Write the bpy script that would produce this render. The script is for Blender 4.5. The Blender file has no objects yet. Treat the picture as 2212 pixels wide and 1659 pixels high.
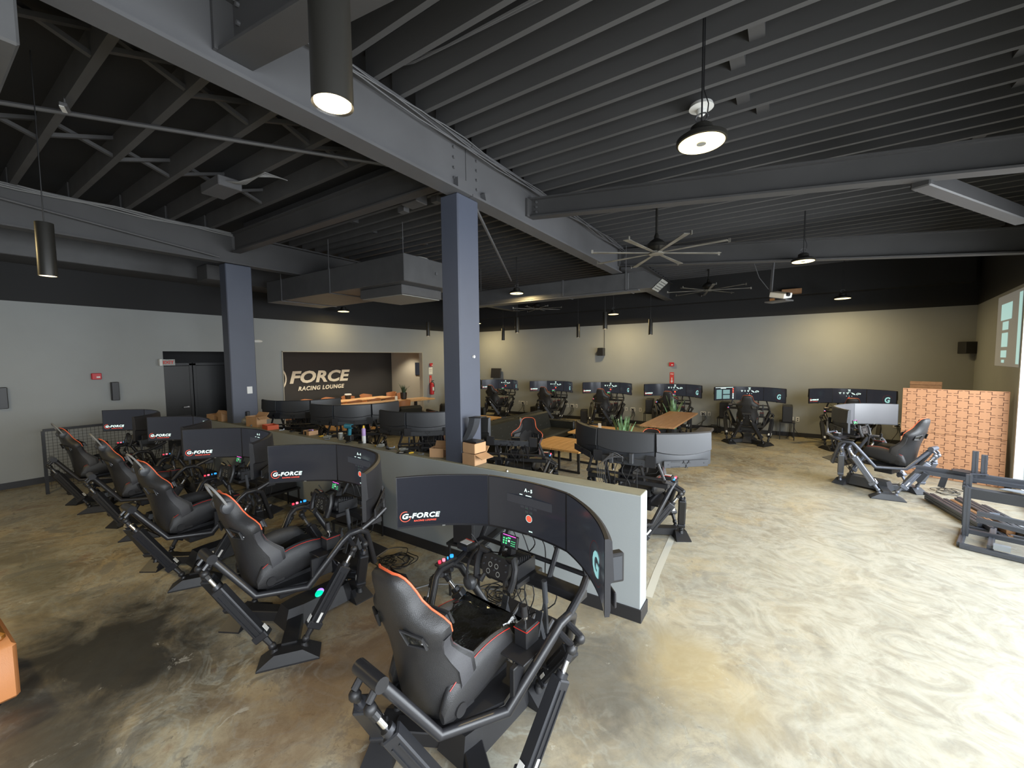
import bpy, math, random
from mathutils import Matrix, Vector, Euler
random.seed(7)
S = bpy.context.scene
COL = S.collection
PI = math.pi
R = math.radians

# ------------------------------------------------------------------ camera
CAMR = [[0.8350527, -0.0264243, 0.5495350], [0.5500820, 0.0579558, -0.8330971], [-0.0098348, 0.9979694, 0.0629317]]
FPX, CX, CY, EYE = 884.0, 1106.0, 829.5, 2.15
cam = bpy.data.cameras.new('camera')
cam.sensor_width = 36.0
cam.lens = FPX / 2212.0 * 36.0
cam.clip_start = 0.05
cam.clip_end = 200
camo = bpy.data.objects.new('camera', cam)
COL.objects.link(camo)
cm = Matrix([CAMR[0] + [0], CAMR[1] + [0], CAMR[2] + [EYE], [0, 0, 0, 1]])
camo.matrix_world = cm
S.camera = camo

# ------------------------------------------------------------------ world, daylight, exposure
W = bpy.data.worlds.new('world')
S.world = W
W.use_nodes = True
bg = W.node_tree.nodes['Background']
bg.inputs[0].default_value = (0.80, 0.90, 1.0, 1)
bg.inputs[1].default_value = 1.6
S.view_settings.view_transform = 'Standard'
S.view_settings.look = 'None'
S.view_settings.exposure = 0.40
S.view_settings.gamma = 1.0
S.view_settings.use_curve_mapping = False
S.cycles.use_denoising = True
S.cycles.max_bounces = 8
S.cycles.diffuse_bounces = 5
S.cycles.glossy_bounces = 3
S.cycles.caustics_reflective = False
S.cycles.caustics_refractive = False
S.cycles.sample_clamp_indirect = 4.0


def area_light(name, loc, target, sx, sy, power, color, spread=180):
    l = bpy.data.lights.new(name, 'AREA')
    l.shape = 'RECTANGLE'
    l.size, l.size_y = sx, sy
    l.energy = power
    l.color = color
    l.spread = R(spread)
    o = bpy.data.objects.new(name, l)
    COL.objects.link(o)
    o.location = loc
    d = Vector(target) - Vector(loc)
    o.rotation_euler = d.to_track_quat('-Z', 'Y').to_euler()
    return o


# sky light falling in through the storefront glazing on the street side
area_light('storefront_daylight', (2.75, 2.9, 2.05), (2.75 - 0.99, 2.9 + 0.136, 1.85), 12.6, 2.3, 760, (0.90, 0.955, 1.0), 160)
area_light('rear_fill_light', (-3.0, -3.6, 2.6), (-3.2, -3.0, 1.4), 9.0, 1.4, 110, (0.92, 0.95, 1.0), 90)  # added fill from behind; the rear wall has no window


# ------------------------------------------------------------------ measuring helpers (pixel of the photograph -> point in the room)
def ray(u, v):
    c = Vector(((u - CX), -(v - CY), -FPX))
    return Vector([sum(CAMR[i][j] * c[j] for j in range(3)) for i in range(3)])


def at_z(u, v, z=0.0):
    d = ray(u, v)
    t = (z - EYE) / d.z
    return Vector((d.x * t, d.y * t, z))


def at_x(u, v, x):
    d = ray(u, v)
    t = x / d.x
    return Vector((x, d.y * t, EYE + d.z * t))


def at_y(u, v, y):
    d = ray(u, v)
    t = y / d.y
    return Vector((d.x * t, y, EYE + d.z * t))


# ------------------------------------------------------------------ materials
MATS = {}


def mat(name, color, rough=0.6, metal=0.0, emit=None, estr=0.0, bump=0.0, bscale=60.0, var=0.0, vscale=3.0, coat=0.0, spec=None, alpha=None, trans=0.0):
    if name in MATS:
        return MATS[name]
    m = bpy.data.materials.new(name)
    m.use_nodes = True
    nt = m.node_tree
    b = nt.nodes['Principled BSDF']
    b.inputs['Base Color'].default_value = (*color, 1)
    b.inputs['Roughness'].default_value = rough
    b.inputs['Metallic'].default_value = metal
    if coat:
        b.inputs['Coat Weight'].default_value = coat
    if spec is not None:
        b.inputs['Specular IOR Level'].default_value = spec
    if trans:
        b.inputs['Transmission Weight'].default_value = trans
    if emit:
        b.inputs['Emission Color'].default_value = (*emit, 1)
        b.inputs['Emission Strength'].default_value = estr
    tc = None
    if var or bump:
        tc = nt.nodes.new('ShaderNodeTexCoord')
    if var:
        n = nt.nodes.new('ShaderNodeTexNoise')
        n.inputs['Scale'].default_value = vscale
        n.inputs['Detail'].default_value = 5
        nt.links.new(tc.outputs['Object'], n.inputs['Vector'])
        r = nt.nodes.new('ShaderNodeValToRGB')
        r.color_ramp.elements[0].position = 0.3
        r.color_ramp.elements[1].position = 0.7
        r.color_ramp.elements[0].color = (*[c * (1 - var) for c in color], 1)
        r.color_ramp.elements[1].color = (*[min(1, c * (1 + var)) for c in color], 1)
        nt.links.new(n.outputs['Fac'], r.inputs['Fac'])
        nt.links.new(r.outputs['Color'], b.inputs['Base Color'])
    if bump:
        n2 = nt.nodes.new('ShaderNodeTexNoise')
        n2.inputs['Scale'].default_value = bscale
        n2.inputs['Detail'].default_value = 3
        nt.links.new(tc.outputs['Object'], n2.inputs['Vector'])
        bp = nt.nodes.new('ShaderNodeBump')
        bp.inputs['Strength'].default_value = bump
        bp.inputs['Distance'].default_value = 0.01
        nt.links.new(n2.outputs['Fac'], bp.inputs['Height'])
        nt.links.new(bp.outputs['Normal'], b.inputs['Normal'])
    MATS[name] = m
    return m


def ramp(nt, fac, stops):
    r = nt.nodes.new('ShaderNodeValToRGB')
    e = r.color_ramp.elements
    while len(e) < len(stops):
        e.new(0.5)
    for i, (p, c) in enumerate(stops):
        e[i].position = p
        e[i].color = (*c, 1) if len(c) == 3 else c
    nt.links.new(fac, r.inputs['Fac'])
    return r.outputs['Color']


def mixc(nt, fac, a, b, mode='MIX'):
    m = nt.nodes.new('ShaderNodeMix')
    m.data_type = 'RGBA'
    m.blend_type = mode
    if isinstance(fac, (int, float)):
        m.inputs[0].default_value = fac
    else:
        nt.links.new(fac, m.inputs[0])
    for s, k in ((a, 6), (b, 7)):
        if isinstance(s, tuple):
            m.inputs[k].default_value = (*s, 1)
        else:
            nt.links.new(s, m.inputs[k])
    return m.outputs[2]


def noise(nt, vec, scale, detail=5, dist=0.0, rough=0.5):
    n = nt.nodes.new('ShaderNodeTexNoise')
    n.inputs['Scale'].default_value = scale
    n.inputs['Detail'].default_value = detail
    n.inputs['Distortion'].default_value = dist
    n.inputs['Roughness'].default_value = rough
    nt.links.new(vec, n.inputs['Vector'])
    return n.outputs['Fac']


def blob(nt, vec, cx, cy, sx, sy, lo=0.35, hi=1.0):
    """soft-edged patch mask, its rim broken up by noise"""
    mp = nt.nodes.new('ShaderNodeMapping')
    mp.inputs['Location'].default_value = (-cx / sx, -cy / sy, 0)
    mp.inputs['Scale'].default_value = (1 / sx, 1 / sy, 0)
    nt.links.new(vec, mp.inputs['Vector'])
    ln = nt.nodes.new('ShaderNodeVectorMath')
    ln.operation = 'LENGTH'
    nt.links.new(mp.outputs[0], ln.inputs[0])
    nz = noise(nt, vec, 2.2, 6, 0.6, 0.6)
    ad = nt.nodes.new('ShaderNodeMath')
    ad.operation = 'MULTIPLY_ADD'
    nt.links.new(nz, ad.inputs[0])
    ad.inputs[1].default_value = 1.5
    nt.links.new(ln.outputs['Value'], ad.inputs[2])
    mr = nt.nodes.new('ShaderNodeMapRange')
    mr.inputs['From Min'].default_value = 1.0 + 0.75
    mr.inputs['From Max'].default_value = 0.35 + 0.75
    nt.links.new(ad.outputs[0], mr.inputs['Value'])
    mr.clamp = True
    return mr.outputs[0]


def floor_material():
    m = bpy.data.materials.new('stained_concrete')
    m.use_nodes = True
    nt = m.node_tree
    b = nt.nodes['Principled BSDF']
    tc = nt.nodes.new('ShaderNodeTexCoord')
    v = tc.outputs['Object']
    base = ramp(nt, noise(nt, v, 0.9, 8, 0.8, 0.62), [(0.30, (0.17, 0.135, 0.085)), (0.45, (0.30, 0.255, 0.175)), (0.58, (0.42, 0.37, 0.26)), (0.72, (0.50, 0.46, 0.35))])
    # trowelled skim coat: crescent smears of paler grey
    smear = ramp(nt, noise(nt, v, 1.7, 4, 3.2, 0.55), [(0.44, (0, 0, 0)), (0.50, (1, 1, 1)), (0.56, (0, 0, 0))])
    c1 = mixc(nt, smear, base, (0.40, 0.385, 0.31))
    fine = ramp(nt, noise(nt, v, 14, 10, 1.2, 0.8), [(0.36, (0.5, 0.5, 0.5)), (0.56, (1, 1, 1))])
    c2 = mixc(nt, 0.55, c1, fine, 'MULTIPLY')
    # greyish worn patches, brown and golden seepage, chips
    def layer(cin, sc, det, dist, rgh, lo, hi, col, k):
        msk = ramp(nt, noise(nt, v, sc, det, dist, rgh), [(lo, (0, 0, 0)), (hi, (1, 1, 1))])
        mm_ = nt.nodes.new('ShaderNodeMath')
        mm_.operation = 'MULTIPLY'
        nt.links.new(msk, mm_.inputs[0])
        mm_.inputs[1].default_value = k
        return mixc(nt, mm_.outputs[0], cin, col)
    c3 = layer(c2, 1.15, 9, 0.5, 0.68, 0.53, 0.60, (0.46, 0.36, 0.20), 0.55)
    c3 = layer(c3, 2.3, 10, 0.9, 0.72, 0.55, 0.59, (0.20, 0.195, 0.17), 0.60)
    c3 = layer(c3, 3.1, 10, 1.6, 0.75, 0.58, 0.62, (0.115, 0.105, 0.085), 0.55)
    c3 = layer(c3, 1.6, 9, 0.3, 0.7, 0.60, 0.66, (0.21, 0.115, 0.06), 0.55)
    c3 = layer(c3, 7.0, 10, 2.5, 0.78, 0.60, 0.63, (0.07, 0.065, 0.055), 0.55)
    # paler skim on the street side of the floor
    pale = blob(nt, v, 1.3, 4.6, 3.6, 6.5)
    m2 = nt.nodes.new('ShaderNodeMath')
    m2.operation = 'MULTIPLY'
    nt.links.new(pale, m2.inputs[0])
    m2.inputs[1].default_value = 0.72
    skim = ramp(nt, noise(nt, v, 2.1, 10, 3.6, 0.62), [(0.36, (0.29, 0.28, 0.235)), (0.46, (0.36, 0.35, 0.295)), (0.52, (0.41, 0.40, 0.34)), (0.60, (0.46, 0.45, 0.39)), (0.64, (0.38, 0.37, 0.315))])
    c4 = mixc(nt, m2.outputs[0], c3, skim)
    # old spills; shade is painted into the big dark one at left
    for (x, y, sx, sy, col, k) in ((-4.1, 0.75, 1.3, 0.9, (0.026, 0.025, 0.022), 0.95), (-3.2, 0.35, 1.0, 0.4, (0.05, 0.045, 0.036), 0.8), (-6.5, 0.7, 1.6, 0.35, (0.09, 0.085, 0.05), 0.6), (-2.3, 1.7, 1.0, 1.0, (0.15, 0.085, 0.042), 0.7),
                                   (-1.0, 2.6, 0.9, 0.8, (0.085, 0.08, 0.068), 0.75), (-3.2, 2.2, 1.3, 0.8, (0.13, 0.08, 0.045), 0.6),
                                   (-2.0, 0.7, 0.6, 0.5, (0.16, 0.10, 0.05), 0.6), (-0.45, 2.9, 0.5, 0.5, (0.45, 0.36, 0.19), 0.6)):
        f = blob(nt, v, x, y, sx, sy)
        mm = nt.nodes.new('ShaderNodeMath')
        mm.operation = 'MULTIPLY'
        nt.links.new(f, mm.inputs[0])
        mm.inputs[1].default_value = k
        c4 = mixc(nt, mm.outputs[0], c4, col)
    white = ramp(nt, noise(nt, v, 4.5, 9, 0.6, 0.72), [(0.64, (0, 0, 0)), (0.665, (1, 1, 1))])
    mw = nt.nodes.new('ShaderNodeMath')
    mw.operation = 'MULTIPLY'
    nt.links.new(white, mw.inputs[0])
    mw.inputs[1].default_value = 0.5
    c5 = mixc(nt, mw.outputs[0], c4, (0.52, 0.50, 0.43))
    nt.links.new(c5, b.inputs['Base Color'])
    rr = nt.nodes.new('ShaderNodeMapRange')
    rr.inputs['To Min'].default_value = 0.32
    rr.inputs['To Max'].default_value = 0.62
    nt.links.new(noise(nt, v, 3, 5), rr.inputs['Value'])
    nt.links.new(rr.outputs[0], b.inputs['Roughness'])
    bp = nt.nodes.new('ShaderNodeBump')
    bp.inputs['Strength'].default_value = 0.25
    bp.inputs['Distance'].default_value = 0.004
    nt.links.new(noise(nt, v, 6, 8, 2.0, 0.65), bp.inputs['Height'])
    nt.links.new(bp.outputs[0], b.inputs['Normal'])
    return m


def wood_material(name, c0, c1, rot=0.0, scale=1.0):
    m = bpy.data.materials.new(name)
    m.use_nodes = True
    nt = m.node_tree
    b = nt.nodes['Principled BSDF']
    tc = nt.nodes.new('ShaderNodeTexCoord')
    mp = nt.nodes.new('ShaderNodeMapping')
    mp.inputs['Rotation'].default_value = (0, 0, rot)
    mp.inputs['Scale'].default_value = (14 * scale, 1.3 * scale, 14 * scale)
    nt.links.new(tc.outputs['Object'], mp.inputs['Vector'])
    f = noise(nt, mp.outputs[0], 1.0, 6, 1.2, 0.6)
    c = ramp(nt, f, [(0.3, c0), (0.7, c1)])
    nt.links.new(c, b.inputs['Base Color'])
    b.inputs['Roughness'].default_value = 0.42
    return m


FLOOR = floor_material()
M_wall = mat('grey_wall_paint', (0.315, 0.33, 0.33), 0.7, bump=0.08, bscale=120, var=0.03, vscale=1.5)
M_half = mat('pale_grey_paint', (0.36, 0.39, 0.40), 0.6, bump=0.05, bscale=120)
M_top = mat('wall_cap_paint', (0.26, 0.26, 0.21), 0.55, var=0.1, vscale=6)
M_blackwall = mat('black_wall_paint', (0.014, 0.014, 0.015), 0.75)
M_deck = mat('shaded_deck_paint', (0.014, 0.014, 0.015), 0.85, var=0.25, vscale=1.2)  # joist paint darkened: shade between the joists put into the deck colour
M_joist = mat('charcoal_joist_paint', (0.074, 0.073, 0.075), 0.7, var=0.12, vscale=3)
M_steel = mat('charcoal_steel_paint', (0.10, 0.10, 0.105), 0.5, var=0.08, vscale=2)
M_beam = mat('dark_beam_paint', (0.065, 0.064, 0.066), 0.55, var=0.1, vscale=2)
M_colm = mat('navy_grey_column_paint', (0.070, 0.080, 0.112), 0.5, var=0.04)
M_base = mat('black_rubber_baseboard', (0.022, 0.022, 0.025), 0.5)
M_duct = mat('painted_duct_metal', (0.085, 0.085, 0.088), 0.45, var=0.1, vscale=5)
M_grille = mat('pale_grille_paint', (0.28, 0.28, 0.26), 0.5)
M_blk = mat('black_powder_coat', (0.016, 0.016, 0.018), 0.42, bump=0.03, bscale=400)
M_tube = mat('satin_black_tube', (0.022, 0.022, 0.025), 0.33, bump=0.03, bscale=300)
M_act = mat('anodised_black_actuator', (0.030, 0.031, 0.036), 0.36, metal=0.3)
M_actgrey = mat('anodised_grey_actuator', (0.22, 0.24, 0.29), 0.36, metal=0.5)  # lighter copy for the silver simulator, its sunlit look put into the colour
M_tubegrey = mat('sunlit_grey_tube', (0.12, 0.13, 0.16), 0.33, metal=0.3)
M_chrome = mat('chrome', (0.75, 0.75, 0.77), 0.18, metal=1.0)
M_label = mat('white_label', (0.75, 0.75, 0.73), 0.5)
M_leather = mat('black_leatherette', (0.024, 0.024, 0.026), 0.40, bump=0.25, bscale=260)
M_leatherg = mat('dark_grey_leatherette', (0.062, 0.062, 0.068), 0.45, bump=0.25, bscale=260)
M_fabric = mat('black_perforated_fabric', (0.012, 0.012, 0.013), 0.9, bump=0.3, bscale=200)
M_orange = mat('orange_piping', (0.72, 0.13, 0.05), 0.5)
M_redline = mat('red_trim', (0.6, 0.03, 0.02), 0.45)
M_film = mat('black_plastic_film', (0.012, 0.012, 0.010), 0.16, bump=1.0, bscale=14, spec=1.0, coat=0.6)
M_screen = mat('dark_screen', (0.008, 0.0085, 0.012), 0.16, emit=(0.32, 0.35, 0.44), estr=0.05, spec=0.45)
M_screengrey = mat('unlit_screen', (0.10, 0.10, 0.11), 0.28, spec=0.8)
M_shell = mat('black_monitor_plastic', (0.020, 0.020, 0.024), 0.42)
M_shellg = mat('grey_monitor_plastic', (0.045, 0.048, 0.055), 0.4)
M_gw = mat('screen_white', (0.8, 1.0, 0.95), 0.5, emit=(0.72, 1.0, 0.93), estr=0.95)
M_gr = mat('screen_red', (0.8, 0.1, 0.05), 0.5, emit=(1.0, 0.10, 0.06), estr=0.75)
M_gg = mat('screen_green', (0.1, 0.8, 0.3), 0.5, emit=(0.1, 0.9, 0.3), estr=0.5)
M_gd = mat('screen_panel_grey', (0.01, 0.01, 0.012), 0.4, emit=(0.3, 0.33, 0.4), estr=0.085)
M_gp = mat('screen_pink', (0.9, 0.1, 0.6), 0.5, emit=(1.0, 0.1, 0.75), estr=1.0)
M_teal = mat('screen_teal', (0.3, 0.6, 0.6), 0.5, emit=(0.30, 0.62, 0.66), estr=0.6)
M_ledr = mat('red_button', (0.8, 0.02, 0.05), 0.3, emit=(1.0, 0.04, 0.08), estr=0.9)
M_ledp = mat('pink_button', (0.8, 0.2, 0.3), 0.3, emit=(1.0, 0.25, 0.35), estr=0.8)
M_ledb = mat('blue_button', (0.02, 0.3, 0.8), 0.3, emit=(0.03, 0.35, 1.0), estr=0.9)
M_glowg = mat('green_blue_glow', (0.0, 0.5, 0.3), 0.3, emit=(0.0, 0.75, 0.42), estr=0.8)
M_glowb = mat('violet_glow', (0.2, 0.1, 0.8), 0.3, emit=(0.35, 0.2, 1.0), estr=1.4)
M_warm = mat('warm_lens', (1, 0.8, 0.5), 0.4, emit=(1.0, 0.80, 0.50), estr=2.4)
M_warm2 = mat('warm_led_ring', (1, 0.8, 0.4), 0.4, emit=(1.0, 0.78, 0.36), estr=2.6)
M_bulb = mat('white_lens', (1, 1, 1), 0.4, emit=(1.0, 0.97, 0.9), estr=2.0)
M_lampblk = mat('lamp_black', (0.016, 0.015, 0.013), 0.38)
M_card = mat('cardboard', (0.50, 0.30, 0.16), 0.8, var=0.08, vscale=8)
M_redcard = mat('red_carton', (0.55, 0.10, 0.04), 0.7)
M_tanlea = mat('tan_leather', (0.62, 0.25, 0.09), 0.45, bump=0.1, bscale=150, var=0.06)
M_tan = mat('tan_chair_leather', (0.40, 0.17, 0.07), 0.5)
M_sofa = mat('black_sofa_leather', (0.013, 0.014, 0.012), 0.36, bump=0.35, bscale=22)
M_fan = mat('brushed_fan_blade', (0.30, 0.285, 0.25), 0.38, metal=0.6, var=0.4, vscale=3)
M_white = mat('white_plastic', (0.72, 0.72, 0.70), 0.45)
M_red = mat('red_plastic', (0.55, 0.02, 0.03), 0.45)
M_redsign = mat('red_sign', (0.62, 0.06, 0.05), 0.5)
M_pot = mat('black_planter', (0.02, 0.02, 0.02), 0.5)
M_leaf = mat('snake_plant_leaf', (0.20, 0.36, 0.19), 0.5, var=0.5, vscale=14)
M_leafd = mat('dark_agave_leaf', (0.05, 0.10, 0.06), 0.5, var=0.3, vscale=10)
M_alu = mat('grey_aluminium_profile', (0.20, 0.215, 0.26), 0.38, metal=0.6)
M_aludark = mat('dark_aluminium_profile', (0.055, 0.06, 0.075), 0.4, metal=0.5)
M_alulight = mat('raw_aluminium_plate', (0.38, 0.42, 0.48), 0.35, metal=0.6)
M_panel = mat('orange_panel_laminate', (0.56, 0.29, 0.155), 0.5, var=0.05, vscale=1.5)
M_slot = mat('dark_slot', (0.10, 0.04, 0.025), 0.7)
M_cable = mat('black_cable', (0.012, 0.012, 0.013), 0.5)
M_cableg = mat('grey_cable', (0.22, 0.22, 0.22), 0.5)
M_logo = mat('cream_logo_paint', (0.78, 0.74, 0.60), 0.6)
M_frost = mat('clear_plastic_bag', (0.45, 0.46, 0.42), 0.25, bump=0.6, bscale=30, trans=0.5)
M_wood = wood_material('honey_wood', (0.46, 0.23, 0.07), (0.66, 0.38, 0.14))
M_woodr = wood_material('red_brown_wood', (0.30, 0.15, 0.065), (0.42, 0.23, 0.11))
M_woodl = wood_material('pale_conference_wood', (0.52, 0.30, 0.13), (0.68, 0.42, 0.20))
M_blue = mat('teal_tool_plastic', (0.03, 0.20, 0.28), 0.4)
M_yel = mat('yellow_cap', (0.8, 0.5, 0.03), 0.4)
M_lilac = mat('lilac_can_print', (0.45, 0.30, 0.60), 0.4)
M_glass = bpy.data.materials.new('storefront_glass')
M_glass.use_nodes = True
_nt = M_glass.node_tree
_nt.nodes.clear()
_o = _nt.nodes.new('ShaderNodeOutputMaterial')
_mx = _nt.nodes.new('ShaderNodeMixShader')
_mx.inputs[0].default_value = 0.08
_t = _nt.nodes.new('ShaderNodeBsdfTransparent')
_g = _nt.nodes.new('ShaderNodeBsdfGlossy')
_g.inputs['Roughness'].default_value = 0.02
_nt.links.new(_t.outputs[0], _mx.inputs[1])
_nt.links.new(_g.outputs[0], _mx.inputs[2])
_nt.links.new(_mx.outputs[0], _o.inputs[0])
M_frame = mat('white_window_frame', (0.7, 0.72, 0.73), 0.4)
M_tape = mat('clear_floor_tape', (0.55, 0.54, 0.47), 0.3)
M_paper = mat('paper', (0.8, 0.8, 0.75), 0.7)


# ------------------------------------------------------------------ geometry accumulator
class G:
    def __init__(s):
        s.v = []
        s.f = []
        s.M = None

    def add(s, vs, fs):
        n = len(s.v)
        if s.M is not None:
            vs = [s.M @ Vector(p) for p in vs]
        s.v += [tuple(p) for p in vs]
        s.f += [tuple(i + n for i in f) for f in fs]
        return s

    def box(s, c, d, rot=None, bev=0.0):
        hx, hy, hz = d[0] / 2, d[1] / 2, d[2] / 2
        if bev <= 0:
            vs = [(x * hx, y * hy, z * hz) for x in (-1, 1) for y in (-1, 1) for z in (-1, 1)]
            fs = [(0, 1, 3, 2), (4, 6, 7, 5), (0, 4, 5, 1), (2, 3, 7, 6), (0, 2, 6, 4), (1, 5, 7, 3)]
        else:
            b = min(bev, hx * .9, hy * .9, hz * .9)
            vs = []
            idx = {}
            for sx in (-1, 1):
                for sy in (-1, 1):
                    for sz in (-1, 1):
                        for ax in range(3):
                            p = [sx * (hx - b), sy * (hy - b), sz * (hz - b)]
                            p[ax] = (sx * hx, sy * hy, sz * hz)[ax]
                            idx[(sx, sy, sz, ax)] = len(vs)
                            vs.append(tuple(p))
            fs = []
            for ax in range(3):
                o = [a for a in range(3) if a != ax]
                for sg in (-1, 1):
                    q = []
                    for (u, w) in ((-1, -1), (1, -1), (1, 1), (-1, 1)):
                        k = [0, 0, 0]
                        k[ax] = sg
                        k[o[0]] = u
                        k[o[1]] = w
                        q.append(idx[(*k, ax)])
                    fs.append(tuple(q))
                for u in (-1, 1):
                    for w in (-1, 1):
                        k1 = [0, 0, 0]
                        k2 = [0, 0, 0]
                        k1[ax] = -1
                        k2[ax] = 1
                        for k in (k1, k2):
                            k[o[0]] = u
                            k[o[1]] = w
                        fs.append((idx[(*k1, o[0])], idx[(*k2, o[0])], idx[(*k2, o[1])], idx[(*k1, o[1])]))
            for sx in (-1, 1):
                for sy in (-1, 1):
                    for sz in (-1, 1):
                        fs.append(tuple(idx[(sx, sy, sz, a)] for a in range(3)))
        m = Matrix.Translation(Vector(c))
        if rot is not None:
            m = m @ (rot.to_matrix().to_4x4() if isinstance(rot, Euler) else rot)
        return s.add([m @ Vector(p) for p in vs], fs)

    def beam(s, p0, p1, w, h, bev=0.0, up=(0, 0, 1), roll=0.0):
        p0, p1 = Vector(p0), Vector(p1)
        d = p1 - p0
        L = d.length
        y = d.normalized()
        u = Vector(up)
        if abs(y.dot(u)) > .98:
            u = Vector((0, 1, 0))
        x = y.cross(u).normalized()
        z = x.cross(y)
        m = Matrix((x, y, z)).transposed().to_4x4() @ Matrix.Rotation(roll, 4, 'Y')
        return s.box((p0 + p1) / 2, (w, L, h), m, bev)

    def tube(s, pts, r, n=10, cap=True, closed=False):
        pts = [Vector(p) for p in pts]
        N = len(pts)
        rs = r if isinstance(r, (list, tuple)) else [r] * N
        vs, fs = [], []
        prev = None
        for i, p in enumerate(pts):
            if closed:
                t = (pts[(i + 1) % N] - pts[i - 1])
            else:
                t = (pts[min(i + 1, N - 1)] - pts[max(i - 1, 0)])
            t.normalize()
            if prev is None:
                a = Vector((0, 0, 1)) if abs(t.z) < .9 else Vector((1, 0, 0))
                x = t.cross(a).normalized()
            else:
                x = (prev - t * prev.dot(t)).normalized()
            prev = x
            y = t.cross(x)
            k = 1.0
            if 0 < i < N - 1:
                c = (pts[i] - pts[i - 1]).normalized().dot((pts[i + 1] - pts[i]).normalized())
                k = 1.0 / max(.6, math.sqrt(max(0, (1 + c) / 2)))
            for j in range(n):
                an = 2 * PI * j / n
                vs.append(p + (x * math.cos(an) + y * math.sin(an)) * rs[i] * (k if k < 1.3 else 1.3))
        for i in range(N if closed else N - 1):
            for j in range(n):
                a, b = i * n + j, i * n + (j + 1) % n
                c, d = ((i + 1) % N) * n + (j + 1) % n, ((i + 1) % N) * n + j
                fs.append((a, b, c, d))
        if cap and not closed:
            fs.append(tuple(range(n - 1, -1, -1)))
            fs.append(tuple((N - 1) * n + j for j in range(n)))
        return s.add(vs, fs)

    def cyl(s, p0, p1, r0, r1=None, n=16):
        return s.tube([p0, p1], [r0, r0 if r1 is None else r1], n)

    def loft(s, rings, cap=True, closed=True):
        n = len(rings[0])
        vs = [p for r in rings for p in r]
        fs = []
        for i in range(len(rings) - 1):
            for j in range(n if closed else n - 1):
                k = (j + 1) % n
                fs.append((i * n + j, i * n + k, (i + 1) * n + k, (i + 1) * n + j))
        if cap:
            fs.append(tuple(range(n - 1, -1, -1)))
            fs.append(tuple((len(rings) - 1) * n + j for j in range(n)))
        return s.add(vs, fs)

    def lathe(s, c, prof, n=24, axis=None):
        """prof = [(r, z)]; revolved about z (or axis matrix) at c"""
        c = Vector(c)
        m = axis or Matrix.Identity(4)
        rings = [[c + (m @ Vector((r * math.cos(2 * PI * j / n), r * math.sin(2 * PI * j / n), z))) for j in range(n)] for r, z in prof]
        return s.loft(rings)

    def ball(s, c, r, n=10, sc=(1, 1, 1)):
        rings = []
        for i in range(1, n):
            a = PI * i / n
            rings.append([(c[0] + sc[0] * r * math.sin(a) * math.cos(2 * PI * j / (n + 4)), c[1] + sc[1] * r * math.sin(a) * math.sin(2 * PI * j / (n + 4)), c[2] - sc[2] * r * math.cos(a)) for j in range(n + 4)])
        return s.loft(rings)

    def prism(s, poly, z0, z1, inset=0.0, top=None):
        top = top or poly
        n = len(poly)
        vs = [(x, y, z0) for x, y in poly] + [(x, y, z1) for x, y in top]
        fs = [tuple(range(n - 1, -1, -1)), tuple(range(n, 2 * n))] + [(i, (i + 1) % n, n + (i + 1) % n, n + i) for i in range(n)]
        return s.add(vs, fs)

    def mesh(s, name, smooth=35):
        me = bpy.data.meshes.new(name)
        me.from_pydata(s.v, [], s.f)
        me.validate(clean_customdata=False)
        if smooth:
            me.polygons.foreach_set('use_smooth', [True] * len(me.polygons))
            me.set_sharp_from_angle(angle=R(smooth))
        me.update()
        return me


def smooth(pts, n=5):
    """Catmull-Rom curve through the points, for cables"""
    p = [Vector(q) for q in pts]
    p = [p[0] * 2 - p[1]] + p + [p[-1] * 2 - p[-2]]
    out = []
    for i in range(1, len(p) - 2):
        for k in range(n):
            t = k / n
            out.append(0.5 * ((2 * p[i]) + (p[i + 1] - p[i - 1]) * t + (2 * p[i - 1] - 5 * p[i] + 4 * p[i + 1] - p[i + 2]) * t * t + (3 * p[i] - p[i - 1] - 3 * p[i + 1] + p[i + 2]) * t ** 3))
    out.append(p[-2])
    return out


# ------------------------------------------------------------------ object helpers
def link(name, me, m, parent=None, loc=None, rot=None):
    if m and (not me.materials):
        me.materials.append(m)
    o = bpy.data.objects.new(name, me)
    COL.objects.link(o)
    if parent:
        o.parent = parent
    if loc:
        o.location = loc
    if rot:
        o.rotation_euler = rot
    return o


def part(name, g, m, parent, loc=None, rot=None, label=None, smooth=35, kind=None):
    o = link(name, g.mesh(name, smooth), m, parent, loc, rot)
    if label:
        o['label'] = label
    if kind:
        o['kind'] = kind
    return o


def tag(o, label, cat, group=None, kind=None):
    o['label'] = label
    o['category'] = cat
    if group:
        o['group'] = group
    if kind:
        o['kind'] = kind
    return o


def thing(name, loc, label, cat, rz=0.0, group=None, scale=None):
    o = bpy.data.objects.new(name, None)
    o.empty_display_size = 0.1
    COL.objects.link(o)
    o.location = loc
    o.rotation_euler = (0, 0, rz)
    if scale:
        o.scale = (scale, scale, scale)
    return tag(o, label, cat, group)


def struct(name, g, m, parent=None, smooth=0, label=None):
    o = link(name, g.mesh(name, smooth), m, parent)
    if parent is None:
        o['kind'] = 'structure'
    if label:
        o['label'] = label
    return o


_cache = {}


def shared(key, fn, name, m, parent, loc=None, rot=None, label=None, smooth=35):
    """one mesh per key, shared by every copy of that piece"""
    k = (key, m.name)
    if k not in _cache:
        _cache[k] = fn().mesh(name, smooth)
    o = link(name, _cache[k], m, parent, loc, rot)
    if label:
        o['label'] = label
    return o


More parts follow.
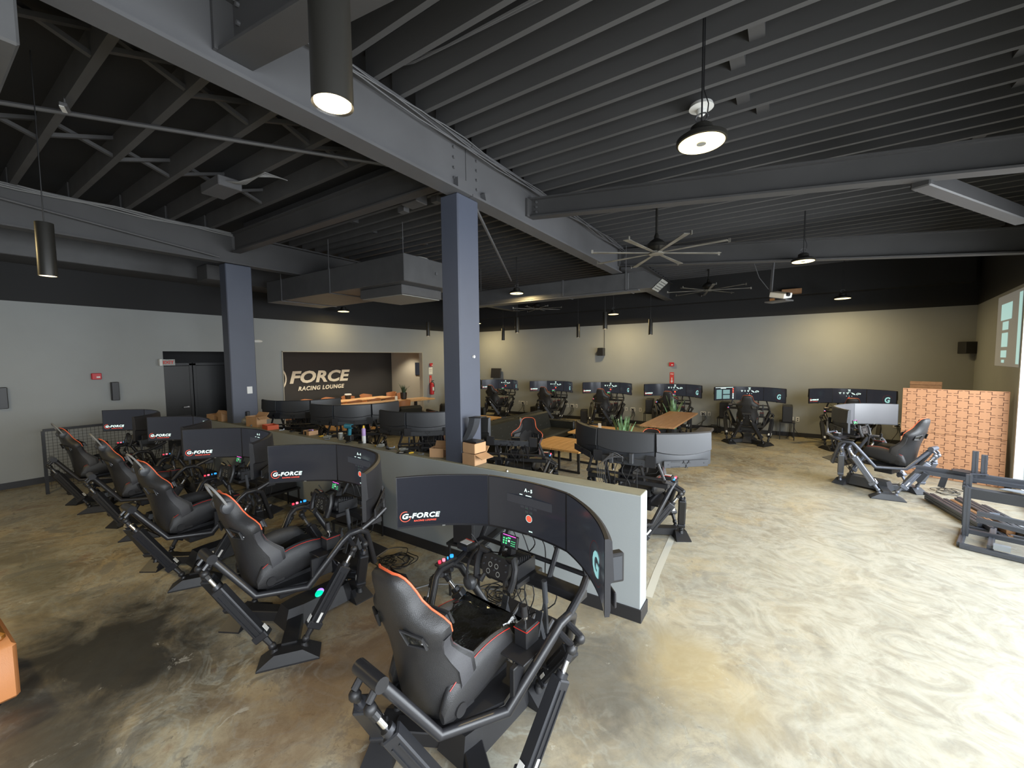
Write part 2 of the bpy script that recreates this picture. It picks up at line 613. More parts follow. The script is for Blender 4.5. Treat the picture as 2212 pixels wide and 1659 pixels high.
def text_geo(txt, size, extrude=0.0, bold=0.0, shear=0.0, spacing=1.0, align='LEFT'):
    """letters turned into plain mesh in the x-z plane facing -y"""
    c = bpy.data.curves.new('lettering', 'FONT')
    c.body = txt
    c.size = size
    c.extrude = extrude
    c.offset = bold
    c.shear = shear
    c.space_character = spacing
    c.align_x = align
    c.resolution_u = 3
    o = bpy.data.objects.new('lettering', c)
    COL.objects.link(o)
    dg = bpy.context.evaluated_depsgraph_get()
    me = bpy.data.meshes.new_from_object(o.evaluated_get(dg))
    g = G()
    g.v = [(v.co.x, -v.co.z, v.co.y) for v in me.vertices]
    g.f = [tuple(p.vertices) for p in me.polygons]
    bpy.data.objects.remove(o)
    bpy.data.curves.remove(c)
    bpy.data.meshes.remove(me)
    return g


def ring_geo(cx, cz, r, w, a0=0, a1=360, n=28):
    g = G()
    vs = []
    for i in range(n + 1):
        a = R(a0 + (a1 - a0) * i / n)
        for rr in (r - w / 2, r + w / 2):
            vs.append((cx + rr * math.cos(a), 0, cz + rr * math.sin(a)))
    g.add(vs, [(2 * i, 2 * i + 1, 2 * i + 3, 2 * i + 2) for i in range(n)])
    return g


def flat(g, x, z, w, h):
    """small flat rectangle in the x-z plane"""
    g.add([(x - w / 2, 0, z - h / 2), (x + w / 2, 0, z - h / 2), (x + w / 2, 0, z + h / 2), (x - w / 2, 0, z + h / 2)], [(0, 1, 2, 3)])
    return g



# ================================================================== THE ROOM
XL, YB, ZG, ZC = -11.0, 13.1, 3.21, 4.61      # left wall, back wall, paint line, deck
YF = -4.0


def rwx(y):
    return 3.53 - 0.1365 * (YB - y)


g = G().box((-4.9, 4.5, -0.05), (18.2, 17.6, 0.1))
struct('floor', g, FLOOR)
g = G().prism([(-14, YF), (rwx(YF), YF), (3.53, YB), (-14, YB)], ZC, ZC + 0.1)
ceiling = struct('ceiling', g, M_deck)

# joists: each one a part of the ceiling
jl = G().box((0, 0, 0), (5.25, 0.06, 0.24)).mesh('joist', 0)
jr = G().box((0, 0, 0), (1.0, 0.045, 0.24)).mesh('joist', 0)
y = YF + 0.2
while y < 3.3:
    link('joist', jl, M_joist, ceiling, (-5.5, y, 4.49))
    o = link('joist', jl, M_joist, ceiling, (-9.6, y, 4.49))
    o.scale.x = 0.53
    y += 0.53
y = 3.66
while y < 12.9:
    link('joist', jl, M_joist, ceiling, (-5.5, y, 4.49))
    y += 0.267
y = 2.25 - 0.267 * 22
while y < 12.95:
    x1 = min(rwx(y) - 0.05, 3.5)
    o = link('joist', jr, M_joist, ceiling, ((-2.84 + x1) / 2, y, 4.49))
    o.scale.x = x1 + 2.84
    y += 0.267
# cross bridging between the joists of the left bay
bd = G().beam((0, -0.25, 0.09), (0, 0.25, -0.09), 0.045, 0.035).mesh('bridging', 0)
bu = G().beam((0.05, -0.25, -0.09), (0.05, 0.25, 0.09), 0.045, 0.035).mesh('bridging', 0)
y = YF + 0.2 + 0.265
i = 0
while y < 3.2:
    for x in (-4.3, -6.3):
        link('bridging', bd, M_beam, ceiling, (x + 0.12 * (i % 2), y, 4.49))
        link('bridging', bu, M_beam, ceiling, (x + 0.12 * (i % 2), y, 4.49))
    y += 0.53
    i += 1
bb = G().box((0, 0, 0), (0.10, 0.222, 0.16)).mesh('blocking', 0)
for k in range(14):
    for x in (-4.6 + 0.1 * (k % 3), -6.2 + 0.1 * ((k + 1) % 3)):
        link('blocking', bb, M_beam, ceiling, (x, 3.7935 + 0.534 * k, 4.50))
for k, (x, n) in enumerate(((-0.35, 13), (1.35, 22))):
    for j in range(n):
        if (j * 7 + k) % 3:
            link('blocking', bb, M_beam, ceiling, (x + 0.14 * (j % 2) + 0.02 * j * k, 2.25 - 0.1335 + 0.267 * (j * (2 if k else 1) - 2), 4.50))


def wall_x(name, x0, x1, spans, mt, parent=None):
    g = G()
    for y0, y1, z0, z1 in spans:
        g.box(((x0 + x1) / 2, (y0 + y1) / 2, (z0 + z1) / 2), (abs(x1 - x0), y1 - y0, z1 - z0))
    return struct(name, g, mt, parent)


w = wall_x('wall_left', XL - 0.12, XL, [(YF, 3.2, 0, ZG), (3.2, 5.0, 2.37, ZG), (5.0, 5.68, 0, ZG), (5.68, 10.73, 2.39, ZG), (10.73, YB, 0, ZG)], M_wall)
wall_x('upper_band', XL - 0.12, XL, [(YF, YB, ZG, ZC)], M_blackwall, w)
w = struct('wall_back', G().box(((XL + 3.53) / 2, YB + 0.06, ZG / 2), (3.53 - XL + 0.24, 0.12, ZG)), M_wall)
struct('upper_band', G().box(((XL + 3.53) / 2, YB + 0.06, (ZG + ZC) / 2), (3.53 - XL + 0.24, 0.12, ZC - ZG)), M_blackwall, w)
struct('soffit_ledge', G().box(((XL + 3.4) / 2, YB - 0.15, 4.14), (3.4 - XL, 0.3, 0.90)), M_blackwall, w)
w = struct('wall_front', G().box((-4.85, YF - 0.06, 2.3), (12.3, 0.12, 4.62)), M_wall)


def slab_r(y0, y1, z0, z1, t=0.12, off=0.0):
    return [(rwx(y0) + off, y0), (rwx(y0) + off + t, y0), (rwx(y1) + off + t, y1), (rwx(y1) + off, y1)], z0, z1


g = G()
p, a, b = slab_r(9.5, YB, 0, ZG)
g.prism(p, a, b)
p, a, b = slab_r(YF, 9.5, 2.95, ZG)
g.prism(p, a, b)
p, a, b = slab_r(YF, 9.5, 0, 0.1)
g.prism(p, a, b)
w = struct('wall_right', g, M_wall)
g = G()
p, a, b = slab_r(YF, YB, ZG, ZC)
g.prism(p, a, b)
struct('upper_band', g, M_blackwall, w)

# storefront glazing on the street side
n = 0
ys = [9.5, 7.6, 5.7, 3.8, 1.9, 0.0, -1.9, -3.9]
for i in range(len(ys) - 1):
    y1, y0 = ys[i], ys[i + 1]
    g = G()
    for (a, b, c, d) in ((y0, y0 + .05, .1, 2.95), (y1 - .05, y1, .1, 2.95), (y0, y1, .1, .16), (y0, y1, 2.89, 2.95)):
        p, q, r_ = slab_r(a, b, c, d, 0.10)
        g.prism(p, q, r_)
    wn = struct('window_%d' % (i + 1), g, M_frame)
    g = G()
    p, q, r_ = slab_r(y0 + .05, y1 - .05, .16, 2.89, 0.008, 0.045)
    g.prism(p, q, r_)
    struct('pane', g, M_glass, wn)
struct('sidewalk', G().box((8.2, 3.5, -0.09), (8.0, 24, 0.06)), mat('pale_pavement', (0.55, 0.54, 0.5), 0.8, var=0.1))

# baseboards
struct('baseboard_left', G().box((XL + 0.008, (YF + 3.2) / 2, 0.055), (0.016, 3.2 - YF, 0.11)).box((XL + 0.008, 5.34, 0.055), (0.016, 0.68, 0.11)).box((XL + 0.008, 11.9, 0.055), (0.016, 2.34, 0.11)), M_base)
struct('baseboard_back', G().box(((XL + 3.5) / 2, YB - 0.008, 0.055), (3.5 - XL, 0.016, 0.11)), M_base)
g = G()
p, a, b = slab_r(9.5, YB, 0, 0.11, 0.016, -0.016)
struct('baseboard_right', g.prism(p, a, b), M_base)

# half wall down the middle of the hall, with its cap and skirting
HX0, HX1, HY0, HY1, HZ = -9.15, -0.905, 3.22, 3.395, 1.045
hw = struct('half_wall', G().box(((HX0 + HX1) / 2, (HY0 + HY1) / 2, HZ / 2), (HX1 - HX0, HY1 - HY0, HZ), bev=0.004), M_half)
struct('wall_cap', G().box(((HX0 + HX1) / 2, (HY0 + HY1) / 2, HZ + 0.003), (HX1 - HX0 - 0.012, HY1 - HY0 - 0.012, 0.006)), M_top, hw)
t = 0.012
struct('skirting', G().box(((HX0 + HX1) / 2 + t / 2, (HY0 + HY1) / 2, 0.055), (HX1 - HX0 + t, HY1 - HY0 + 2 * t, 0.11), bev=0.003), M_base, hw)

# columns
c1 = struct('column', G().box((-2.91, 3.43, 1.92), (0.24, 0.34, 3.84), bev=0.012), M_colm)
struct('plug', G().cyl((-2.79, 3.47, 2.17), (-2.77, 3.47, 2.17), 0.016, n=12), M_white, c1, smooth=35)
c2 = struct('column', G().box((-8.17, 3.48, 1.92), (0.24, 0.42, 3.84), bev=0.012), M_colm)
struct('switch_plate', G().box((-8.045, 3.56, 1.62), (0.012, 0.09, 0.13), bev=0.004), M_white, c2)
struct('speaker_bracket', G().box((-8.03, 3.5, 1.17), (0.05, 0.06, 0.14), bev=0.008), M_blk, c2)


def ibeam(p0, p1, w, h, t=0.02):
    """p0, p1 = centres of the bottom face; built upright"""
    g = G()
    p0, p1 = Vector(p0), Vector(p1)
    z = Vector((0, 0, 1))
    g.beam(p0 + z * t / 2, p1 + z * t / 2, w, t)
    g.beam(p0 + z * (h - t / 2), p1 + z * (h - t / 2), w, t)
    g.beam(p0 + z * h / 2, p1 + z * h / 2, 0.022, h - 2 * t)
    return g


def bolts(g, pts, r=0.014):
    for p, d in pts:
        p = Vector(p)
        g.cyl(p, p + Vector(d) * 0.018, r, n=8)
    return g


gd = struct('roof_girder', ibeam((-2.84, YF, 3.84), (-2.84, 3.44, 3.84), 0.2, 0.52, 0.024), M_steel)
struct('bolt', bolts(G(), [((-2.829, 3.25 + 0.0 * k, 3.98 + 0.1 * k), (1, 0, 0)) for k in range(4)]), M_steel, gd)
gd = struct('roof_girder', ibeam((-2.84, 3.45, 3.84), (-2.84, 8.32, 3.84), 0.2, 0.52, 0.024), M_steel)
struct('bolt', bolts(G(), [((-2.829, 3.62, 3.98 + 0.1 * k), (1, 0, 0)) for k in range(4)]), M_steel, gd)
struct('gusset_plate', G().box((-2.80, 3.33, 3.93), (0.06, 0.16, 0.10)).box((-2.80, 3.75, 3.92), (0.07, 0.10, 0.10), Euler((0.3, 0, 0))), M_steel, gd)
struct('roof_girder', ibeam((-2.84, 8.45, 3.80), (-2.84, YB - 0.3, 3.80), 0.2, 0.50, 0.024), M_beam)
struct('roof_girder', ibeam((-8.15, YF, 3.85), (-8.15, YB - 0.3, 3.85), 0.2, 0.52, 0.024), M_beam)
struct('cross_beam', ibeam((-8.05, 3.45, 4.04), (-2.95, 3.45, 4.04), 0.14, 0.33), M_beam)
for (yy, z0, sl, h, w_) in ((1.26, 3.965, -0.14, 0.33, 0.2), (4.76, 3.985, -0.108, 0.245, 0.13), (8.33, 3.995, -0.098, 0.34, 0.14)):
    x1 = rwx(yy) - 0.06
    bm = struct('cross_beam', ibeam((-2.82, yy, z0), (x1, yy, z0 + sl * (x1 + 2.8)), w_, h), M_beam)
    struct('end_plate', G().box((-2.81, yy - 0.06, z0 + h / 2 - 0.01), (0.03, 0.12, h - 0.02)), M_beam, bm)
    struct('bolt', bolts(G(), [((-2.72, yy - 0.012, z0 + 0.06 + (h - .12) * k / 2), (0, -1, 0)) for k in range(3)]), M_steel, bm)
pb = at_y(2212, 470, 6.6)
struct('brace_beam', G().beam((0.92, 4.80, 3.60), pb, 0.13, 0.13, 0.01), M_beam)

# ducts
d1 = thing('air_duct', (-7.2, 5.2, 3.6), 'big charcoal rectangular air duct hanging left of the front column with a ceiling diffuser', 'duct')
part('duct_body', G().box((0, 0, 0.02), (4.3, 1.25, 0.44), bev=0.01), M_duct, d1)
part('diffuser', G().box((1.35, 0.02, -0.28), (1.1, 0.95, 0.16), bev=0.01), M_duct, d1)
part('diffuser_face', G().box((1.35, 0.02, -0.367), (1.04, 0.89, 0.012)), M_grille, d1)
part('access_knob', G().box((2.16, 0.1, 0.02), (0.02, 0.05, 0.05), bev=0.005), M_steel, d1)
part('round_collar', G().cyl((1.6, 0.1, 0.24), (1.6, 0.1, 0.34), 0.28, n=28), M_grille, d1)
for x in (-1.55, 0.15):
    part('hanger_strap', G().box((x, -0.632, 0.02), (0.03, 0.014, 0.47)).box((x, 0, -0.21), (0.03, 1.27, 0.012)).tube([(x, -0.63, 0.24), (x, -0.63, 0.77)], 0.006, 6), M_steel, d1)
for x, y_ in ((2.0, -.5), (-1.0, .4)):
    part('hanger_rod', G().tube([(x, y_, 0.24), (x, y_, 0.77)], 0.006, 6), M_steel, d1)
d2 = thing('air_duct', (-4.6, 8.45, 3.66), 'long charcoal air duct with slanted grille ends beyond the front column', 'duct')
part('duct_body', G().box((0, 0, 0), (4.0, 0.5, 0.34), bev=0.01), M_duct, d2)
part('seam_band', G().box((0.55, 0, 0), (0.03, 0.52, 0.36)), M_steel, d2)
part('seam_band', G().box((1.95, 0, 0), (0.03, 0.52, 0.36)), M_steel, d2)
part('bottom_flange', G().box((0.0, -0.2, -0.185), (4.4, 0.12, 0.03)), M_steel, d2)
for sx in (-1, 1):
    b_ = part('outlet_box', G().prism([(sx * 2.0, -0.17), (sx * 2.45, -0.17), (sx * 2.62, -0.02), (sx * 2.3, 0.17), (sx * 2.0, 0.17)][::sx], -0.24, 0.24), M_duct, d2, rot=(PI / 2, 0, 0))
    gg = G().box((0, 0, 0), (0.02, 0.44, 0.26), bev=0.004)
    gr = part('grille', gg, M_grille, d2, loc=(sx * 2.55, -0.01, -0.11), rot=(0, sx * 0.85, 0))
    part('louver', G().box((sx * 0.012, 0, 0.08), (0.012, 0.40, 0.012)).box((sx * 0.012, 0, 0.03), (0.012, 0.40, 0.012)).box((sx * 0.012, 0, -0.03), (0.012, 0.40, 0.012)).box((sx * 0.012, 0, -0.08), (0.012, 0.40, 0.012)), M_duct, gr)
for x in (1.95, -1.7):
    part('hanger_rod', G().tube([(x, -0.26, 0.17), (x, -0.26, 0.7)], 0.007, 6), M_steel, d2)
d3 = thing('air_duct', (-10.55, 1.2, 4.05), 'dark soffit duct running above the left wall behind the left girder', 'duct')
part('duct_body', G().box((0, 0, 0), (0.8, 9.6, 0.4), bev=0.01), M_duct, d3)
part('side_branch', G().box((0.62, 2.6, -0.10), (0.5, 0.4, 0.30), bev=0.01), M_duct, d3)
d4 = thing('air_duct', (-4.97, -0.45, 3.55), 'grey duct box hanging in the top left corner of the view', 'duct')
v1 = at_z(50, 100, 3.4)
d4.location = (v1.x - 0.55, v1.y - 0.35, 3.55)
part('duct_body', G().box((0, 0, 0), (1.0, 0.7, 0.26), bev=0.01), M_duct, d4)
part('diffuser_face', G().box((0.2, 0.0, -0.16), (0.5, 0.5, 0.05), bev=0.01), M_grille, d4)


def rod(name, pts, r, label, cat, m=M_steel, n=6):
    o = link(name, G().tube(pts, r, n).mesh(name), m)
    return tag(o, label, cat)


e = Vector((-5.636, 0.642, 4.33)) * 2 - Vector((-3.823, 3.411, 4.33))
rod('conduit', [(e.x, e.y, 4.34), (-3.72, 3.30, 4.34)], 0.02, 'long straight charcoal conduit crossing diagonally below the joists at upper left', 'conduit')
rod('conduit', [at_x(-250, 360, -8.0), at_x(475, 555, -8.0)], 0.018, 'slanting conduit beside the left girder above the left column', 'conduit')
rod('strut_rod', [(-2.86, 3.62, 3.83), at_y(1104, 606, 7.6)], 0.02, 'slanting grey rod from the girder beside the front column down to the far duct', 'rod')
jb = thing('junction_box', (at_z(478, 405, 4.3)), 'grey junction box with loose wires among the joists at upper left', 'junction box')
part('box', G().box((0, 0, 0), (0.5, 0.26, 0.12), bev=0.01), M_steel, jb)
gw = G()
for k in range(5):
    gw.tube([(0.25, -0.05 + 0.025 * k, 0.0), (0.45, 0.0 + 0.02 * k, -0.04), (0.62 + 0.05 * k, 0.12, 0.02), (0.75, 0.3 + 0.03 * k, 0.05)], 0.006, 5)
part('wires', gw, M_cableg, jb)
ub = thing('junction_box', (-3.35, 3.2, 4.0), 'small grey box clipped under the beam just left of the front column top', 'junction box')
ub.location = at_y(895, 432, 3.9)
part('box', G().box((0, 0, 0.02), (0.28, 0.2, 0.18), bev=0.01), M_steel, ub)
part('clip', G().box((0.3, 0.1, -0.03), (0.1, 0.1, 0.08)), M_steel, ub)
part('clip', G().box((-0.32, 0.1, -0.03), (0.12, 0.1, 0.08)), M_steel, ub)

# bundle of cables lying along the top flange of the girders
gw = G()
for k in range(4):
    pts = []
    for i in range(34):
        yy = -1.5 + i * 0.3
        pts.append((-2.73 + 0.02 * math.sin(i * 1.3 + k * 2), yy, 4.345 - 0.022 * k + 0.012 * math.sin(i * .9 + k)))
    gw.tube(pts, 0.007, 5)
o = link('cable_run', gw.mesh('cable_run'), M_steel)
tag(o, 'thin cables strung along the top edge of the big diagonal girder', 'cable')
gw = G()
for k in range(3):
    pts = [(-8.04 + 0.02 * math.sin(i + k), -0.5 + i * 0.3, 4.36 - 0.02 * k + 0.012 * math.sin(i * 1.7 + k)) for i in range(14)]
    gw.tube(pts, 0.010, 5)
o = link('cable_run', gw.mesh('cable_run'), M_cableg)
tag(o, 'pale cables lying along the top of the left girder', 'cable')
gw = G()
for k in range(2):
    gw.tube([(-2.7, 2.35, 4.5), (-2.45, 2.37, 4.45 + .02 * k), (-2.1, 2.36, 4.42), (-1.2, 2.36 + .03 * k, 4.40), (0.4, 2.37, 4.40)], 0.010, 5)
o = link('cable_run', gw.mesh('cable_run'), M_steel)
tag(o, 'pair of dark cables clipped along a joist right of the hanging cylinder lamp', 'cable')

# alcove behind the doorway in the left wall
g = G().box((-12.7, 4.1, 1.3), (0.06, 2.6, 2.6)).box((-11.9, 2.98, 1.3), (1.6, 0.06, 2.6)).box((-11.9, 5.2, 1.3), (1.6, 0.06, 2.6)).box((-11.9, 4.1, 2.62), (1.6, 2.4, 0.06))
struct('trim_1', g, M_blackwall)
for k, (yy, nm) in enumerate(((3.75, 'door_1'), (4.75, 'door_2'))):
    d = struct(nm, G().box((-12.62, yy, 1.02), (0.05, 0.86, 2.04), bev=0.004), mat('black_gloss_door', (0.006, 0.006, 0.007), 0.4))
    struct('door_frame', G().box((-12.63, yy - 0.46, 1.05), (0.08, 0.06, 2.1)).box((-12.63, yy + 0.46, 1.05), (0.08, 0.06, 2.1)).box((-12.63, yy, 2.08), (0.08, 0.98, 0.06)), M_blk, d)
    struct('door_handle', G().cyl((-12.59, yy + 0.36, 1.0), (-12.54, yy + 0.36, 1.0), 0.02).box((-12.54, yy + 0.31, 1.0), (0.02, 0.12, 0.025)), M_chrome, d, smooth=35)

# conference room behind the wide opening
struct('wall_conference', G().box((-14.06, 8.4, 1.35), (0.1, 7.2, 2.8)), mat('charcoal_feature_wall', (0.030, 0.030, 0.030), 0.6))
M_beige = mat('beige_wall_paint', (0.42, 0.40, 0.34), 0.7)
struct('wall_conference_side', G().box((-12.56, 11.9, 1.35), (2.9, 0.1, 2.8)).box((-12.56, 5.2, 1.35), (2.9, 0.06, 2.8)), M_beige)
struct('ceiling_conference', G().box((-12.6, 8.5, 2.72), (3.0, 7.0, 0.06)), M_beige)
struct('trim_2', G().box((-11.06, 5.69, 1.2), (0.16, 0.025, 2.4)).box((-11.06, 10.72, 1.2), (0.16, 0.025, 2.4)).box((-11.06, 8.2, 2.385), (0.16, 5.05, 0.02)), M_beige)
struct('baseboard_conference', G().box((-13.99, 8.4, 0.06), (0.02, 6.9, 0.12)), M_base)
XS = -14.0
a_, b_ = at_x(624, 828, XS + 0.01), at_x(755, 797, XS + 0.01)
lg = thing('wall_logo', (XS + 0.012, a_.y, a_.z), 'cream painted lounge logo and name on the charcoal conference room wall', 'sign', PI / 2)
wd = b_.y - a_.y
t1 = text_geo('FORCE', 0.62, 0.008, 0.022, 0.22, 1.02)
mx = max(v[0] for v in t1.v)
mz = max(v[2] for v in t1.v)
t1.v = [(v[0] * wd / mx, v[1], v[2] * (b_.z - a_.z + 0.02) / mz * 0.92) for v in t1.v]
part('lettering', t1, M_logo, lg, smooth=0)
t2 = text_geo('RACING LOUNGE', 0.2, 0.006, 0.007, 0.22, 1.15)
mx = max(v[0] for v in t2.v)
t2.v = [(v[0] * wd * 0.76 / mx + wd * 0.13, v[1], v[2] * 1.0 - 0.28) for v in t2.v]
part('lettering', t2, M_logo, lg, smooth=0)
t3 = text_geo('G-', 0.62, 0.008, 0.022, 0.22, 1.0)
t3.v = [(v[0] * 0.9 - 0.86, v[1], v[2] * 0.8) for v in t3.v]
part('lettering', t3, M_logo, lg, smooth=0)
rg = ring_geo(-0.55, 0.16, 0.46, 0.05, 200, 520)
r2 = ring_geo(-0.55, 0.16, 0.37, 0.03, 200, 380)
rg.add(r2.v, r2.f)
part('roundel', rg, M_logo, lg, smooth=0)
for k, yy in enumerate((6.9, 8.3, 9.75, 11.1)):
    dl = thing('recessed_downlight', (-12.4 if k else -12.3, yy, 2.69), ['first', 'second', 'third', 'fourth'][k] + ' recessed ceiling downlight from the left inside the conference room', 'light', group='conference downlights')
    part('trim_ring', G().lathe((0, 0, 0), [(0.10, 0.0), (0.11, -0.012), (0.075, -0.012), (0.07, 0.0)], 20), M_white, dl)
    part('lens', G().cyl((0, 0, -0.004), (0, 0, 0.0), 0.07, n=20), M_bulb, dl)
    l = bpy.data.lights.new('downlight_beam', 'SPOT')
    l.energy = 95
    l.color = (1, 0.86, 0.66)
    l.spot_size = R(120)
    l.spot_blend = 0.6
    l.shadow_soft_size = 0.07
    lo = bpy.data.objects.new('downlight_beam', l)
    COL.objects.link(lo)
    lo.parent = dl
    lo.location = (-0.3, 0, -0.03)
tv = thing('wall_television', (-12.1, 11.84, 1.75), 'black flat television on the side wall of the conference room', 'television', 0)
part('panel', G().box((0, 0, 0), (0.9, 0.05, 0.52), bev=0.008), M_shell, tv)
part('screen', G().box((0, -0.028, 0), (0.86, 0.008, 0.48)), M_screen, tv)


def conference_table(loc, L, Wd, label, rz=0):
    t = thing('conference_table', loc, label, 'table', rz, 'conference tables')
    for k in range(4):
        part('plank', G().box((-Wd / 2 + Wd * (k + .5) / 4, 0, 0.735), (Wd / 4 - 0.004, L, 0.045), bev=0.004), M_woodl, t)
    for yy in (-L * 0.36, 0.0, L * 0.36):
        part('pedestal', G().box((0, yy, 0.36), (0.08, 0.08, 0.70)).box((0, yy, 0.02), (Wd * 0.7, 0.09, 0.04)).box((0, yy, 0.70), (Wd * 0.7, 0.09, 0.02)), M_blk, t)
    return t


conference_table((-12.55, 8.0, 0), 4.6, 0.8, 'longer pale wood conference table farther inside the room with chairs both sides', R(-4))
conference_table((-11.0, 8.7, 0), 4.0, 0.75, 'pale wood conference table straddling the wide opening nearest the hall', R(-10))


def conf_chair(x, y, rz, label):
    c = thing('conference_chair', (x, y, 0), label, 'chair', rz, 'tan conference chairs')
    def back():
        rings = []
        for t in range(9):
            a = R(-75 + 150 * t / 8)
            rr = 0.24
            h0, h1 = 0.46, 0.84 - 0.05 * abs(t - 4) / 4
            x_, y_ = math.sin(a) * rr, math.cos(a) * -0.2
            rings.append([(x_, y_, h0), (x_ * 1.12, y_ * 1.25, h1), (x_ * 1.2, y_ * 1.4, h1 - 0.01), (x_ * 1.1, y_ * 1.2, h0)])
        return G().loft(rings)
    shared('ccback', back, 'backrest', M_tan, c)
    shared('ccseat', lambda: G().prism([(-.2, -.2), (.2, -.2), (.23, .12), (.18, .22), (-.18, .22), (-.23, .12)], 0.43, 0.49), 'seat', M_tan, c)
    for sx in (-1, 1):
        for sy in (-1, 1):
            shared('ccleg%d%d' % (sx, sy), lambda: G().tube([(sx * .1, sy * .08, .43), (sx * .22, sy * .2, 0.0)], 0.012, 6), 'leg', M_blk, c)


ords = ['first', 'second', 'third', 'fourth', 'fifth', 'sixth']
for k in range(6):
    conf_chair(-13.25 - 0.0 * k, 6.1 + 0.78 * k, R(-90), 'tan leather chair, %s from the left on the logo wall side of the long table' % ords[k])
for k in range(6):
    conf_chair(-12.02 + 0.04 * k, 6.2 + 0.74 * k, R(90), 'tan leather chair, %s from the left between the two conference tables' % ords[k])
for k in range(2):
    conf_chair(-13.3 + 0.62 * k, 11.1, R(180), 'tan leather chair at the far end by the beige side wall, %s of two' % ('left' if k == 0 else 'right'))
for k in range(3):
    conf_chair(-10.42, 7.4 + 0.9 * k, R(90), 'tan leather chair, %s from the left on the hall side of the near table' % ords[k])

# ================================================================== RACING SIMULATORS
MW, MH, MANG, MZ, MY = 0.62, 0.355, 0.75, 1.1775, 0.65
SAG = 0.040


def crv(x):
    return SAG * (1 - (x / (MW / 2)) ** 2)


def bend(g, off=-0.004):
    g.v = [(v[0], crv(max(-MW / 2, min(MW / 2, v[0]))) + off, v[2]) for v in g.v]
    return g


def monitor_shell():
    rings = []
    N = 14
    for i in range(N + 1):
        x = -MW / 2 + MW * i / N
        c = crv(x)
        q = 1 - (2 * x / MW) ** 2
        zr = -0.02 - 0.035 * q
        h = MH / 2
        rings.append([(x, c, -h), (x, c, h), (x, c + .018, h), (x, c + .034, h - .012), (x, c + .044, zr + .006), (x, c + .016 + .012 * (1 - q), zr - .006), (x, c + .028, -h + .03), (x, c + .022, -h)])
    return G().loft(rings)


def screen_grid():
    g = G()
    N = 14
    vs = []
    w = MW - 0.014
    for i in range(N + 1):
        x = -w / 2 + w * i / N
        for z in (-MH / 2 + 0.014, MH / 2 - 0.006):
            vs.append((x, crv(x) - 0.002, z))
    return g.add(vs, [(2 * i, 2 * i + 2, 2 * i + 3, 2 * i + 1) for i in range(N)])


def emblem():
    g = G()
    for k in range(3):
        a = R(90 + 120 * k)
        d = Vector((math.cos(a + PI), 0, math.sin(a + PI)))
        g.beam(d * 0.006, d * 0.024, 0.006, 0.008, up=(0, 1, 0))
        p = d * 0.024
        for s in (-1, 1):
            e = Vector((math.cos(a + PI + s * 0.9), 0, math.sin(a + PI + s * 0.9)))
            g.beam(p, p + e * 0.014, 0.006, 0.007, up=(0, 1, 0))
    return g


def mount_bar():
    g = G().box((0, 0, 0), (0.50, 0.012, 0.075), bev=0.004)
    return g


def bar_slots():
    g = G()
    for x in (0.12,):
        for z in (0.026, -0.026):
            g.box((x, 0.004, z), (0.10, 0.012, 0.006))
    for x in (-.2, .2):
        g.cyl((x, 0, 0), (x, 0.009, 0), 0.005, n=8)
    return g


_txt = {}


